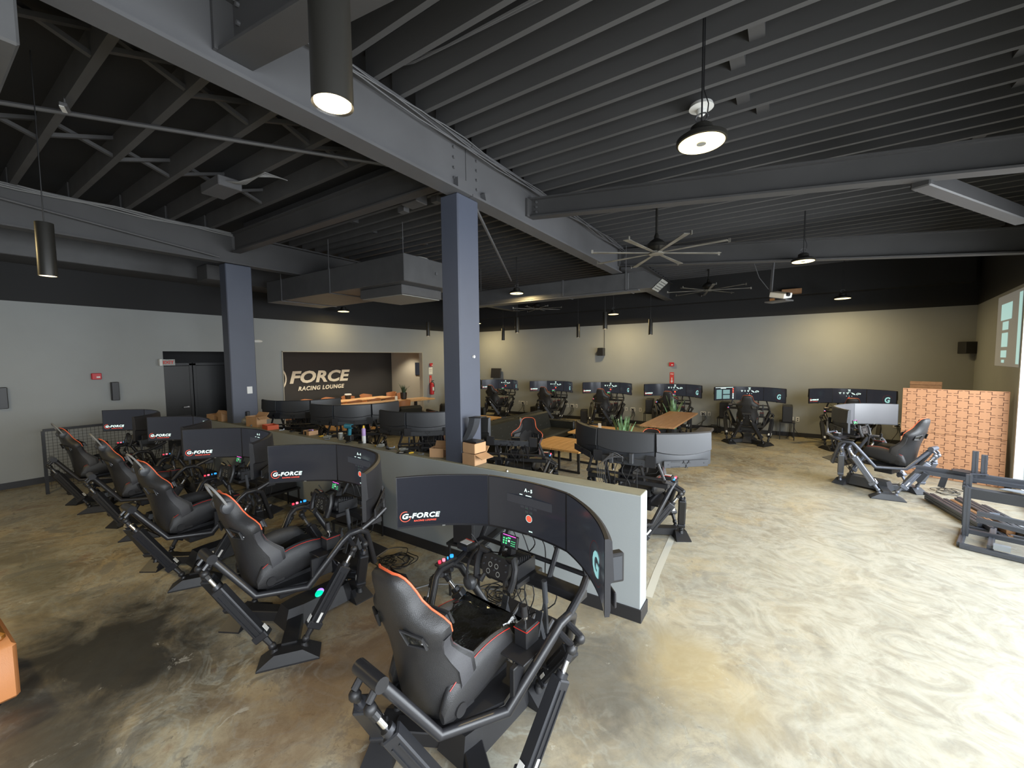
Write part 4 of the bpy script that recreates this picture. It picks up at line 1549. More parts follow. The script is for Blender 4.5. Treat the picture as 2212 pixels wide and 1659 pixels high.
GB = 'simulators facing the camera behind the half wall'
rigsB = []
for M, yw, lab, miss, bars in (((-1.401, 4.37), 178.8, 'racing simulator behind the half wall end, three grey monitor backs in full view', (), False),
                              ((-2.96, 4.50), 199, 'racing simulator right of the front column, middle monitor missing, seat front visible', ('M', 'L'), True),
                              ((-4.467, 4.437), 220.5, 'racing simulator just left of the front column, seen from behind its dark monitors', (), False),
                              ((-6.383, 4.501), 227.5, 'racing simulator behind the cordless drill, seen from behind its monitors', (), False),
                              ((-8.104, 4.379), 220.1, 'racing simulator right of the left column, behind the red carton', (), False)):
    rigsB.append(rig(lab, M, yw, 'B', '', miss=miss, bars=bars, group=GB, bricks=(yw < 190)))

GK = 'simulators along the back wall'
rigsK = []
for M, yw, lab, cont in (((-10.3, 12.45), 12, 'racing simulator in the far corner, nearly hidden behind the front column', ('left', 'midk', 'right')),
                         ((-8.62, 12.60), 1.5, 'back wall racing simulator with a small dark screen on the wall above it', ('left', 'midk', 'right')),
                         ((-6.49, 12.54), 3.5, 'second back wall racing simulator right of the front column, above the black sofa', ('left', 'midk', 'right')),
                         ((-4.555, 12.60), 2.7, 'back wall racing simulator below and right of the small wall speaker', ('left', 'midk', 'right')),
                         ((-2.59, 12.55), 1.0, 'back wall racing simulator directly under the red extinguisher arrow sign', ('left', 'midk', 'right')),
                         ((-0.68, 12.14), 0.9, 'back wall racing simulator seen squarely from behind, menu on its left screen', ('menu', 'midk', 'right')),
                         ((1.345, 12.39), -2.3, 'rightmost racing simulator on the back wall, next to the orange slotted panel', ('left', 'midk', 'right'))):
    rigsK.append(rig(lab, M, yw, 'K', '', contents=cont, group=GK))

rigD = rig('silver grey racing simulator standing alone before the orange slotted panel', (0.90, 8.78), 60, 'D', '', contents=('off', 'off', 'off'), black=False, dz=-0.035)

# ================================================================== LAMPS, FANS, PROJECTOR
def cylinder_lamp(x, y, zb, label, small=True, ztop=4.60, power=4):
    t = thing('cylinder_pendant', (x, y, zb), label, 'pendant lamp', group='small cylinder pendants over the lounge' if small else None)
    shared('cpbody', lambda: G().lathe((0, 0, 0), [(0.050, 0.012), (0.056, 0.0), (0.056, 0.02), (0.055, 0.42), (0.0535, 0.425), (0.02, 0.427)], 28), 'shade', M_lampblk, t)
    shared('cplens', lambda: G().cyl((0, 0, 0.004), (0, 0, 0.010), 0.050, n=24), 'lens', M_warm, t)
    part('cord', G().tube([(0, 0, 0.42), (0, 0, ztop - zb)], 0.004, 6), M_cable, t)
    l = bpy.data.lights.new('lamp_beam', 'SPOT')
    l.energy = power
    l.color = (1.0, 0.78, 0.45)
    l.spot_size = R(80)
    l.spot_blend = 0.7
    l.shadow_soft_size = 0.05
    o = bpy.data.objects.new('lamp_beam', l)
    COL.objects.link(o)
    o.parent = t
    o.location = (0, 0, -0.01)


p = at_z(719, 228, 2.87)
cylinder_lamp(p.x, p.y, 2.87, 'largest black cylinder pendant, hanging close to the camera at the top of the view', False, power=10)
p = at_z(104, 597, 2.85)
cylinder_lamp(p.x, p.y, 2.85, 'black cylinder pendant hanging before the left wall, left of the left column', False, power=8)
for (u, v, z, lab) in ((781, 734, 2.85, 'small cylinder pendant hanging in front of the logo opening'), (925, 726, 2.85, 'small cylinder pendant just left of the front column, the higher one'),
                       (954, 740, 2.80, 'small cylinder pendant touching the left edge of the front column'), (1087, 735, 2.79, 'first small cylinder pendant to the right of the front column'),
                       (1117, 719, 2.85, 'small cylinder pendant directly below the round lamp right of the front column'), (1249, 729, 2.79, 'small cylinder pendant between the wall speaker and the front column'),
                       (1307, 711, 2.85, 'larger small pendant hanging right above the wall speaker'), (1405, 723, 2.76, 'rightmost small cylinder pendant against the back wall')):
    p = at_z(u, v, z)
    if p.y > 12.6:
        p = at_y(u, v, 12.5)
    cylinder_lamp(p.x, p.y, p.z, lab)


def ufo(u, v, label, z=3.6, power=34, lim=11.9, at=None):
    p = Vector(at) if at else at_z(u, v, z)
    if p.y > lim:
        p = at_y(u, v, lim)
    t = thing('high_bay_lamp', p, label, 'ceiling lamp', group='round LED lamps on chains')
    shared('ufob', lambda: G().lathe((0, 0, 0), [(0.150, 0.0), (0.160, 0.004), (0.160, 0.03), (0.13, 0.05), (0.075, 0.06), (0.07, 0.11), (0.05, 0.125), (0.02, 0.13)], 32), 'housing', M_lampblk, t)
    def ringl():
        return G().lathe((0, 0, 0), [(0.03, -0.001), (0.146, -0.003), (0.147, 0.002), (0.03, 0.002)], 32)
    shared('ufor', ringl, 'led_ring', M_warm2, t)
    shared('ufoc', lambda: G().cyl((0, 0, -0.006), (0, 0, 0.003), 0.03, n=16), 'center_cap', M_grille, t)
    part('chain', G().tube([(0, 0, .12), (0.0, 0, 4.60 - p.z)], 0.006, 6).tube([(0, 0, .13), (0.03, 0.01, .16), (0.04, 0.0, .25), (0.01, 0, .35), (0.012, 0, 4.60 - p.z)], 0.004, 5), M_cable, t)
    part('hook', G().tube([(0.04 * math.cos(a * .5), 0, .17 + 0.03 * math.sin(a * .5)) for a in range(11)], 0.005, 6), M_steel, t)
    l = bpy.data.lights.new('lamp_glow', 'AREA')
    l.shape = 'DISK'
    l.size = 0.28
    l.energy = power
    l.color = (1.0, 0.76, 0.36)
    o = bpy.data.objects.new('lamp_glow', l)
    COL.objects.link(o)
    o.parent = t
    o.location = (0, 0, -0.02)
    return t


ufo(1515, 310, 'nearest round LED lamp on a chain, glowing at upper right', power=28)
ufo(1735, 565, 'round LED lamp hanging before the second beam, right of the ceiling fan')
ufo(1820, 645, 'round LED lamp hanging before the back wall, right of the projector')
ufo(1116, 634, 'round LED lamp hanging immediately right of the front column')
ufo(1325, 679, 'small looking round LED lamp over the wall speaker near the back wall')
ufo(0, 0, 'round LED lamp hanging under the big air duct left of the front column', at=at_x(742, 673, -10.3), power=12)
ufo(1030, 699, 'round LED lamp peeking out behind the right edge of the front column', lim=12.0)
# unseen lamp of the same kind, added to brighten the left floor
ufo(0, 0, 'round LED lamp over the aisle, out of view beyond the left edge', at=(-6.6, -0.7, 3.6), power=45)


def fan(u, v, z, rad, a0, label, sc=1.0):
    p = at_z(u, v, z)
    t = thing('ceiling_fan', p, label, 'ceiling fan', R(a0), 'ceiling fans')
    shared('fanm', lambda: G().lathe((0, 0, 0), [(0.02, 0.30), (0.035, 0.26), (0.04, 0.22), (0.085, 0.19), (0.14, 0.14), (0.145, 0.09), (0.10, 0.04), (0.06, 0.02)], 24), 'motor', M_lampblk, t)
    part('down_rod', G().cyl((0, 0, .26), (0, 0, 4.6 - z), 0.018, n=10), M_lampblk, t)
    shared('fanh', lambda: G().cyl((0, 0, -.01), (0, 0, .03), 0.11, 0.10, 20), 'hub', M_fan, t)
    for k in range(8):
        shared('fanb%.2f' % rad, lambda: G().prism([(.08, -.022), (rad * .35, -.026), (rad, -.042), (rad * 1.0, .042), (rad * .35, .026), (.08, .022)], 0.0, 0.008), 'blade', M_fan, t, (0, 0, 0.005), (R(10) * 0, 0, R(45 * k)), smooth=0)
    for k in range(8):
        shared('fant%.2f' % rad, lambda: G().box((rad + .01, .05, .015), (0.03, .012, .05)), 'winglet', M_fan, t, None, (0, 0, R(45 * k)))


fan(1418, 548, 3.70, 0.98, 36, 'nearest ceiling fan with metallic blades below the long beam')
fan(1530, 628, 3.85, 0.98, 15, 'ceiling fan left of the projector near the back wall')
fan(1160, 668, 3.80, 0.85, 5, 'farthest ceiling fan, below the far air duct')

p = at_y(1515, 236, 3.9)
b = thing('ceiling_socket', at_z(1515, 234, 4.3), 'white round ceiling fixture just above the nearest round LED lamp', 'ceiling fixture')
part('dish', G().lathe((0, 0, 0), [(0.03, .05), (0.09, .03), (0.10, .0), (0.04, -.01)], 24), M_white, b)
part('bulb', G().ball((0, 0, -.03), 0.04, 8), M_white, b)

p = at_y(1686, 644, 9.6)
pj = thing('projector', (p.x, p.y, p.z), 'white projector on a small shelf hanging from a grey pole', 'projector', R(-30))
part('body', G().box((0, 0, .06), (0.30, 0.24, 0.10), Euler((0.15, 0.25, 0)), 0.012), M_white, pj)
part('lens', G().cyl((.14, -.05, .05), (.19, -.05, .04), 0.035, n=16), M_blk, pj)
part('shelf', G().box((-.03, 0, -.06), (0.40, 0.26, 0.025)), M_steel, pj)
part('pole', G().beam((-.2, 0, -.06), (-.12, 0, 4.6 - p.z), 0.04, 0.03), M_steel, pj)
part('wooden_block', G().box((-.12, -.06, -.02), (0.07, 0.06, 0.05)), M_woodr, pj)
link_ = rod('cable', [at_y(1622, 550, 9.6), at_y(1640, 600, 9.6), at_y(1660, 625, 9.6)], 0.008, 'thin cable drooping toward the projector shelf', 'cable', M_steel)
box_ = thing('wooden_box', at_y(1710, 630, 12.71), 'small bare wood box high on the black wall band behind the projector', 'box')
part('box', G().box((0, 0, 0), (0.42, 0.2, 0.12), bev=0.004), M_woodr, box_)
dt = thing('smoke_detector', (at_z(140, 232, 4.30)), 'small white sensor hanging from a coiled wire at upper left', 'sensor')
part('body', G().box((0, 0, 0), (0.13, 0.05, 0.03), bev=0.006), M_steel, dt)
part('light_bar', G().box((0, -.01, -.018), (0.11, 0.03, 0.008)), M_white, dt)
part('wire', G().tube([(0, 0, .01), (-.02, 0, .04), (.0, 0, .07), (-.02, 0, .10)], 0.004, 5), M_steel, dt)
dt.rotation_euler.z = R(-20)

# projected picture on the right wall, built as the flat lit picture it is
def rw(y, z, off=-0.008):
    return (rwx(y) + off, y, z)


def wall_quad(g, y0, y1, z0, z1, off=-0.008):
    g.add([rw(y0, z0, off), rw(y1, z0, off), rw(y1, z1, off), rw(y0, z1, off)], [(0, 1, 2, 3)])
    return g


M_projbg = mat('projected_background', (0.36, 0.35, 0.33), 0.7, emit=(0.6, 0.62, 0.6), estr=0.10)
M_projt = mat('projected_teal', (0.4, 0.5, 0.5), 0.7, emit=(0.5, 0.85, 0.82), estr=0.45)
pjt = wall_quad(G(), 9.52, 11.15, 1.93, 3.15, -0.006).mesh('projected_picture', 0)
o = link('projected_picture', pjt, M_projbg)
tag(o, 'pale projected picture with teal blocks on the right wall', 'projection')
g = G()
for (y0, y1, z0, z1) in ((10.12, 10.85, 2.72, 3.0), (10.3, 10.7, 2.55, 2.69), (10.3, 10.72, 2.26, 2.50), (10.33, 10.72, 2.08, 2.2), (10.45, 10.65, 1.99, 2.04), (9.54, 9.72, 1.98, 3.1)):
    wall_quad(g, y0, y1, z0, z1, -0.010)
o = link('teal_block', g.mesh('teal_block', 0), M_projt, o)

# ================================================================== WALL FIXTURES
def fixture(name, loc, label, cat, rz=0.0, group=None):
    return thing(name, loc, label, cat, rz, group)


def sconce(p, lab):
    t = fixture('wall_sconce', p, lab, 'wall lamp', R(90), 'black wall sconces')
    shared('sconce', lambda: G().box((0, -.06, 0), (0.11, 0.10, 0.36), bev=0.008), 'shade', M_blk, t)
    shared('sconp', lambda: G().box((0, -.008, 0), (0.07, 0.016, 0.14), bev=0.003), 'backplate', M_blk, t)


p = at_x(248, 845, -10.95)
sconce((-10.995, p.y, p.z), 'black box wall sconce on the left wall beside the red fire alarm')
p = at_x(5, 860, -10.95)
sconce((-10.995, p.y, p.z), 'black box wall sconce cut by the left edge of the view')
for (P, rz, lab) in ((at_x(208, 813, -10.97), 90, 'red fire alarm on the left wall above the black sconce'), (at_y(1451, 787, 13.07), 0, 'red fire alarm on the back wall above the arrow sign'), (at_x(931, 788, -10.97), 90, 'small red fire alarm above the extinguisher near the front column')):
    t = fixture('fire_alarm', P, lab, 'fire alarm', R(rz), 'red fire alarms')
    shared('fa', lambda: G().box((0, -.01, 0), (0.14, 0.05, 0.12), bev=0.01), 'housing', M_red, t)
    shared('fal', lambda: G().box((.02, -.038, -.015), (0.05, 0.01, 0.03)), 'strobe', M_label, t)
P = at_x(350, 783, -10.9)
t = fixture('exit_sign', (-10.93, P.y, P.z), 'clear exit sign sticking out beside the dark doorway', 'sign')
part('mount', G().box((0, -.02, 0), (0.1, 0.05, 0.14), bev=0.005), M_white, t)
part('plate', G().box((.0, .12, 0.0), (0.01, 0.22, 0.13)), M_frost, t)
xt = text_geo('EXIT', 0.09, 0.001, 0.003)
xt.v = [(v[0] - .10, v[1], v[2] - .03) for v in xt.v]
part('lettering', xt, M_redsign, t, (.008, .12, 0), (0, 0, R(90)), smooth=0)
P = at_x(557, 737, -10.95)
t = fixture('emergency_light', (-10.97, P.y, P.z), 'white oval emergency light on the wall right of the left column', 'emergency light')
part('housing', G().ball((0, 0, 0), 0.06, 10, (.6, 2.0, .7)), M_white, t)

P = at_y(1300, 760, 13.05)
t = fixture('wall_speaker', (P.x, 13.0, P.z), 'small black speaker with a cable conduit, middle of the back wall', 'speaker')
part('cabinet', G().box((0, 0, 0), (0.2, 0.18, 0.26), bev=0.01), M_blk, t)
part('bracket', G().box((0, .08, -.02), (0.06, 0.05, 0.1)), M_blk, t)
part('cable', G().tube([(.07, .09, .1), (.07, .09, .95)], 0.010, 6), M_blk, t)
P = at_y(2097, 751, 13.0)
t = fixture('wall_speaker', (P.x - 0.05, 12.95, P.z), 'black speaker high in the back right corner', 'speaker', R(25))
part('cabinet', G().box((0, 0, 0), (0.26, 0.2, 0.26), bev=0.01), M_blk, t)
part('bracket', G().box((0.05, .1, 0), (0.06, 0.08, 0.08)), M_blk, t)
part('cable', G().tube([(.18, .1, .1), (.18, .12, 1.1)], 0.010, 6), M_blk, t)
P = at_y(1072, 806, 13.0)
t = fixture('wall_screen', (P.x, 13.02, P.z), 'small black screen tilted on the back wall right of the front column', 'monitor')
part('panel', G().box((0, -.04, 0), (0.46, 0.05, 0.38), Euler((R(-8), 0, 0)), 0.006), M_shell, t)
part('bracket', G().box((0, .02, 0), (0.1, 0.1, 0.1)), M_blk, t)
P = at_y(1451, 817, 13.07)
t = fixture('extinguisher_sign', (P.x, 13.09, P.z), 'tall red extinguisher sign with white down arrow on the back wall', 'sign')
part('plate', G().box((0, 0, 0), (0.12, 0.006, 0.36)), M_redsign, t)
part('arrow', G().add([(-.012, -.004, .02), (.012, -.004, .02), (.012, -.004, -.08), (.04, -.004, -.08), (0, -.004, -.15), (-.04, -.004, -.08), (-.012, -.004, -.08)], [(0, 1, 2, 3, 4, 5, 6)]), M_label, t, smooth=0)
xt = text_geo('FIRE', 0.05, 0, 0.001, align='CENTER')
xt.v = [(v[0], -.004, v[2] + .11) for v in xt.v]
part('lettering', xt, M_label, t, smooth=0)
P = at_x(931, 815, -10.97)
t = fixture('extinguisher_sign', (-10.99, P.y, P.z - .08), 'red extinguisher arrow sign on the left wall above the extinguisher', 'sign', R(90))
part('plate', G().box((0, 0, 0), (0.11, 0.006, 0.30)), M_redsign, t)
part('arrow', G().add([(-.01, -.004, .05), (.01, -.004, .05), (.01, -.004, -.06), (.035, -.004, -.06), (0, -.004, -.12), (-.035, -.004, -.06), (-.01, -.004, -.06)], [(0, 1, 2, 3, 4, 5, 6)]), M_label, t, smooth=0)
P = at_x(931, 801, -10.97)
t = fixture('notice_sheet', (-10.99, P.y, P.z), 'white paper notice between the red alarm and the red arrow sign', 'notice', R(90))
part('sheet', G().box((0, 0, 0), (0.20, 0.004, 0.26)), M_paper, t)
part('print_line', G().box((0, -.003, .06), (.14, .002, .01)).box((0, -.003, .02), (.14, .002, .008)).box((0, -.003, -.02), (.12, .002, .008)), M_cableg, t)
P = at_x(933, 838, -10.9)
t = fixture('fire_extinguisher', (-10.90, P.y, P.z - 0.25), 'red fire extinguisher hanging on the left wall beyond the conference opening', 'fire extinguisher', R(90))
part('cylinder', G().lathe((0, 0, 0), [(0.05, 0.0), (0.075, 0.02), (0.078, 0.36), (0.06, 0.42), (0.025, 0.45)], 18), M_red, t)
part('valve', G().cyl((0, 0, .45), (0, 0, .50), 0.02, n=8).box((0.03, -.02, .52), (0.11, 0.02, 0.025)), M_blk, t)
part('hose', G().tube([(0.02, -.02, .48), (.09, -.03, .42), (.10, -.04, .2), (.09, -.04, .1)], 0.012, 7), M_blk, t)
part('label', G().box((0, -.077, .22), (0.08, 0.006, 0.13)), M_label, t)
part('wall_hook', G().box((0, .085, .40), (0.06, 0.02, 0.06)), M_steel, t)

k = 0
names = ['first', 'second', 'third', 'fourth', 'fifth', 'sixth', 'seventh', 'eighth', 'ninth', 'tenth', 'eleventh', 'twelfth', 'thirteenth', 'fourteenth']
for (u, v, wd_) in ((1122, 867, 1), (1129.5, 868, 2), (1138, 869, 1), (1226, 876, 1), (1236, 877, 2), (1245.5, 876, 1), (1353, 884, 1), (1367, 884, 2), (1383, 885, 1), (1519, 896, 2), (1532, 897, 1), (1707, 906, 2), (1723, 907, 1), (1938, 922, 2)):
    P = at_y(u, v, 13.09)
    t = fixture('wall_outlet', (P.x, 13.096, 0.465), 'white wall outlet on the back wall, %s counted from the front column' % names[k], 'outlet', 0, 'white outlets on the back wall')
    shared('outp%d' % wd_, lambda: G().box((0, 0, 0), (0.075 * wd_, 0.010, 0.12), bev=0.004), 'cover_plate', M_white, t)
    for i in range(wd_):
        for zz in (-.022, .022):
            shared('outs', lambda: G().box((0, 0, 0), (0.030, 0.006, 0.026), bev=0.002), 'socket', M_blk, t, ((i - (wd_ - 1) / 2) * .07, -.005, zz))
    if wd_ == 2:
        rr = random.Random(k)
        g = G()
        for j in range(3):
            dx = rr.uniform(-.5, .5)
            g.tube(smooth([(0.02 * j - .02, -.02, 0), (0.04 * j, -.06, -.15), (dx * .3, -.08, -.30), (dx * .7, -.12, -.44), (dx * 1.2, -.2, -.452), (dx * 1.6, -.35, -.452)]), 0.006, 5)
        part('power_cable', g, M_cable, t)
        part('plug', G().box((0, -.02, 0), (0.03, 0.04, 0.05), bev=0.004), M_blk, t)
    k += 1
t = thing('floor_power_unit', (-1.55, 12.75, 0), 'black cable heap and power unit at the foot of the back wall', 'power strip')
part('unit', G().box((0, 0, .09), (0.36, 0.2, 0.16), bev=0.02), M_blk, t)
part('handle', G().tube([(-.1, -.03, .16), (-.08, -.04, .21), (.08, -.04, .21), (.1, -.03, .16)], 0.01, 6), M_blk, t)

# ================================================================== LOUNGE
def sofa(x, y, rz, L, label, n=2):
    t = thing('sofa', (x, y, 0), label, 'sofa', rz, 'black leather sofas')
    # faces -y locally, length along x
    part('base', G().box((0, 0, .17), (L, 0.78, 0.16), bev=0.02), M_sofa, t)
    w_ = (L - 0.24) / n
    for k in range(n):
        cx_ = -L / 2 + 0.12 + w_ * (k + .5)
        shared('socu%.2f' % w_, lambda: G().box((0, -.06, .335), (w_ - .01, 0.62, 0.17), bev=0.035), 'seat_cushion', M_sofa, t, (cx_, 0, 0))
        bk = shared('soba%.2f' % w_, lambda: G().box((0, 0, 0), (w_ - .01, 0.16, 0.46), bev=0.04), 'back_cushion', M_sofa, t, (cx_, .30, .58), (R(-14), 0, 0))
        def tufts():
            g = G()
            for i in range(4):
                for j in range(2):
                    g.ball(((i - 1.5) * w_ * .22, -.080, -.07 + .16 * j), .016, 6, (1, .4, 1))
            return g
        shared('tuft%.2f' % w_, tufts, 'tuft_button', M_sofa, bk)
    for s in (-1, 1):
        shared('soarm%d' % s, lambda: G().box((0, 0, .34), (0.12, 0.80, 0.52), bev=0.025), 'armrest', M_sofa, t, (s * (L / 2 + .0), 0, 0))
        for yy in (-.3, .3):
            shared('soleg', lambda: G().cyl((0, 0, 0), (0, 0, .09), .018, .024, 10), 'leg', M_blk, t, (s * (L / 2 - .12), yy, 0))
    return t


sofa(-4.62, 7.75, R(90), 2.9, 'black tufted leather sofa facing the honey wood coffee tables')
sofa(-5.50, 7.85, R(-90), 2.9, 'black leather sofa standing back to back behind the tufted one, only its back showing', 2)
sofa(-9.35, 8.0, R(-114), 1.6, 'black leather sofa left of the front column with its back to the conference tables', 2)
sofa(-8.55, 9.75, R(-114), 1.6, 'shorter black leather sofa just left of the front column near the conference opening', 2)


def coffee_table(x, y, rz, w_, d_, label, h=0.45, m=M_wood, n=4, group=None):
    t = thing('coffee_table' if h < .6 else 'dining_table', (x, y, 0), label, 'table', rz, group)
    for k in range(n):
        shared('pl%.3f%.3f%.2f%s' % (w_ / n, d_, h, m.name), lambda: G().box((0, 0, h - .018), (w_ / n - .003, d_, 0.036), bev=0.004), 'plank', m, t, (-w_ / 2 + w_ * (k + .5) / n, 0, 0))
    for s in (-1, 1):
        shared('uleg%.2f%.2f%.2f' % (w_, d_, h), lambda: G().box((-w_ * .36, 0, h / 2 - .02), (.04, .03, h - .04)).box((w_ * .36, 0, h / 2 - .02), (.04, .03, h - .04)).box((0, 0, .02), (w_ * .72 + .04, .03, .035)).box((0, 0, h - .045), (w_ * .72, .03, .02)), 'leg', M_blk, t, (0, s * d_ * .36, 0))
    return t


coffee_table(-3.86, 7.32, R(-4), 0.58, 1.05, 'honey wood coffee table before the tufted sofa, left one of the joined pair', group='coffee tables')
coffee_table(-3.27, 7.28, R(-4), 0.58, 1.05, 'honey wood coffee table, right one of the joined pair beside the grey monitors', group='coffee tables')
coffee_table(-3.60, 9.05, R(0), 0.95, 1.15, 'farther honey wood coffee table beyond the joined pair, near the snake plant', group='coffee tables')
coffee_table(-7.35, 9.1, R(0), 1.15, 1.2, 'honey wood coffee table immediately right of the front column behind the sofas', group='coffee tables')
coffee_table(-9.0, 6.35, R(10), 1.2, 0.8, 'honey wood table seen under the monitors behind the cordless drill', h=0.42, group='coffee tables')
coffee_table(-10.2, 5.9, R(10), 1.0, 0.7, 'honey wood table seen behind the red carton on the half wall', h=0.42, group='coffee tables')
t = coffee_table(-2.07, 9.72, R(-1), 0.68, 2.5, 'long red brown wooden dining table with a bench beside it', h=0.75, m=M_woodr, n=4)
t = thing('bench', (-1.45, 9.7, 0), 'dark grey padded bench beside the long red brown table', 'bench')
part('seat', G().box((0, 0, .44), (0.32, 1.7, 0.07), bev=0.02), mat('grey_bench_fabric', (0.11, 0.10, 0.095), 0.8, bump=.2), t)
for s in (-1, 1):
    part('leg', G().box((-.12, s * .65, .2), (.03, .03, .40)).box((.12, s * .65, .2), (.03, .03, .40)).box((0, s * .65, .02), (.27, .03, .03)), M_blk, t)
b = thing('table_stand', (-3.62, 9.3, 0.45), 'small white menu stand on the farther coffee table', 'table stand')
part('card', G().box((0, 0, .06), (0.07, 0.02, 0.12), Euler((R(8), 0, 0))), M_paper, b)
part('foot', G().box((0, 0, .005), (0.08, 0.05, 0.01)), M_white, b)


def snake_plant(x, y, z, h, n, label, seed, m=M_leaf, spread=0.10):
    t = thing('snake_plant' if m is M_leaf else 'agave_plant', (x, y, z), label, 'plant')
    part('pot', G().lathe((0, 0, 0), [(0.09, 0), (0.13, 0.02), (0.15, 0.22), (0.15, 0.26), (0.135, 0.26), (0.13, 0.22)], 20), M_pot, t)
    rr = random.Random(seed)
    for k in range(n):
        a = 2 * PI * k / n + rr.uniform(-.3, .3)
        r0 = rr.uniform(.01, .08)
        hh = h * rr.uniform(.65, 1.0)
        lean = rr.uniform(.01, spread * 1.0)
        tw = rr.uniform(-.4, .4)
        rings = []
        for i in range(7):
            q = i / 6
            c = Vector((math.cos(a) * (r0 + lean * q * q * 1.5), math.sin(a) * (r0 + lean * q * q * 1.5), .2 + hh * q))
            w_ = (0.040 * (0.7 + 1.2 * q) if q < .5 else 0.040 * 1.3 * (1 - (q - .5) / .52)) * h / .7
            w_ = max(w_, .002)
            tx = Vector((-math.sin(a + tw * q), math.cos(a + tw * q), 0))
            nn = Vector((math.cos(a + tw * q), math.sin(a + tw * q), 0))
            rings.append([c - tx * w_, c - nn * .006 - tx * 0, c + tx * w_, c + nn * .004])
        part('leaf', G().loft(rings), m, t)
    return t


q = at_z(1342, 925, 0.45)
snake_plant(-2.70, 8.25, 0.0, 0.78, 17, 'snake plant in a planter standing behind the grey monitor backs', 3, spread=.13)
snake_plant(-2.35, 11.28, 0.0, 0.95, 14, 'snake plant at the far end of the long red brown table', 5, spread=.16)
p = at_z(872, 862, 0.76)
snake_plant(p.x, p.y, 0.757, 0.42, 11, 'dark spiky plant in a small pot on the near conference table', 8, M_leafd, 0.22).scale = (0.75, 0.75, 0.9)
t = thing('table_card', at_z(866, 863, 0.757) + Vector((0.05, -0.25, 0)), 'small white card beside the spiky plant on the conference table', 'card')
part('card', G().box((0, 0, .07), (0.02, 0.10, 0.14)), M_paper, t)
part('base', G().box((0, 0, .005), (0.05, 0.1, 0.01)), M_white, t)
p = at_z(752, 862, 0.757)
t = thing('ice_bucket', (p.x, p.y, 0.758), 'black tub with a white lid on the longer conference table', 'tub')
part('tub', G().lathe((0, 0, 0), [(0.09, 0), (0.11, .14)], 18), M_blk, t)
part('lid', G().lathe((0, 0, .14), [(0.12, 0), (0.12, .035), (0.10, .045)], 18), M_label, t)

# ================================================================== RIGHT SIDE: slotted panel, profile rig, parts
pn = thing('slotted_panel', (2.42, 9.83, 0), 'big orange laminate panel with rows of dark zigzag slots leaning near the right wall', 'panel', R(-18))
PW, PH = 1.23, 1.55
part('board', G().box((0, 0, PH * .25), (PW, 0.03, PH / 2 - .006), bev=0.003), M_panel, pn)
part('board', G().box((0, 0, PH * .75), (PW, 0.03, PH / 2 - .006), bev=0.003), M_panel, pn)
g = G()
cw, ch = PW / 10.0, PH / 19.0
tk = 0.0062
for r_ in range(19):
    for c in range(10):
        x = -PW / 2 + cw * (c + .5)
        z = ch * (r_ + .5)
        s = 1 if ((c + r_) % 2 == 0) else -1
        a = cw * .40
        # dark zigzag: horizontal, vertical, horizontal
        g.box((x - a * .5, -.0155, z + ch * .27 * s), (a, .004, tk))
        g.box((x, -.0155, z), (tk, .004, ch * .54 + tk))
        g.box((x + a * .5, -.0155, z - ch * .27 * s), (a, .004, tk))
part('slot', g, M_slot, pn, smooth=0, kind='stuff')
t = thing('wooden_board', (2.25, 10.6, 0), 'dark brown board showing above the orange slotted panel', 'board', R(-18))
part('board', G().box((0, 0, .82), (0.42, .05, 1.64)), M_woodr, t)
part('edge_strip', G().box((0, -.035, 1.60), (0.42, .02, .03)), M_woodr, t)
t = thing('side_cabinet', (2.92, 10.75, 0), 'black cabinet with pale top between the slotted panel and the right wall', 'cabinet', R(-8))
part('body', G().box((0, 0, .38), (.40, .5, .76), bev=.01), M_blk, t)
part('top', G().box((0, 0, .775), (.44, .54, .03), bev=.005), M_white, t)
part('door', G().box((-.01, -.255, .38), (.34, .014, .66)), M_shellg, t)
part('jug', G().cyl((.02, 0, .79), (.02, 0, .92), .05, .04, 12), M_blk, t)


def profile(g, a, b, w_=0.045):
    """aluminium extrusion: box with a groove line raised either side"""
    a, b = Vector(a), Vector(b)
    g.beam(a, b, w_, w_)
    d = (b - a).normalized()
    u = Vector((0, 0, 1)) if abs(d.z) < .9 else Vector((0, 1, 0))
    x = d.cross(u).normalized()
    y_ = x.cross(d)
    for s in (-1, 1):
        for q in (-1, 1):
            g.beam(a + x * s * w_ * .5 + y_ * q * w_ * .32, b + x * s * w_ * .5 + y_ * q * w_ * .32, .006, w_ * .30, up=tuple(y_))
            g.beam(a + y_ * s * w_ * .5 + x * q * w_ * .32, b + y_ * s * w_ * .5 + x * q * w_ * .32, w_ * .30, .006, up=tuple(y_))
    return g


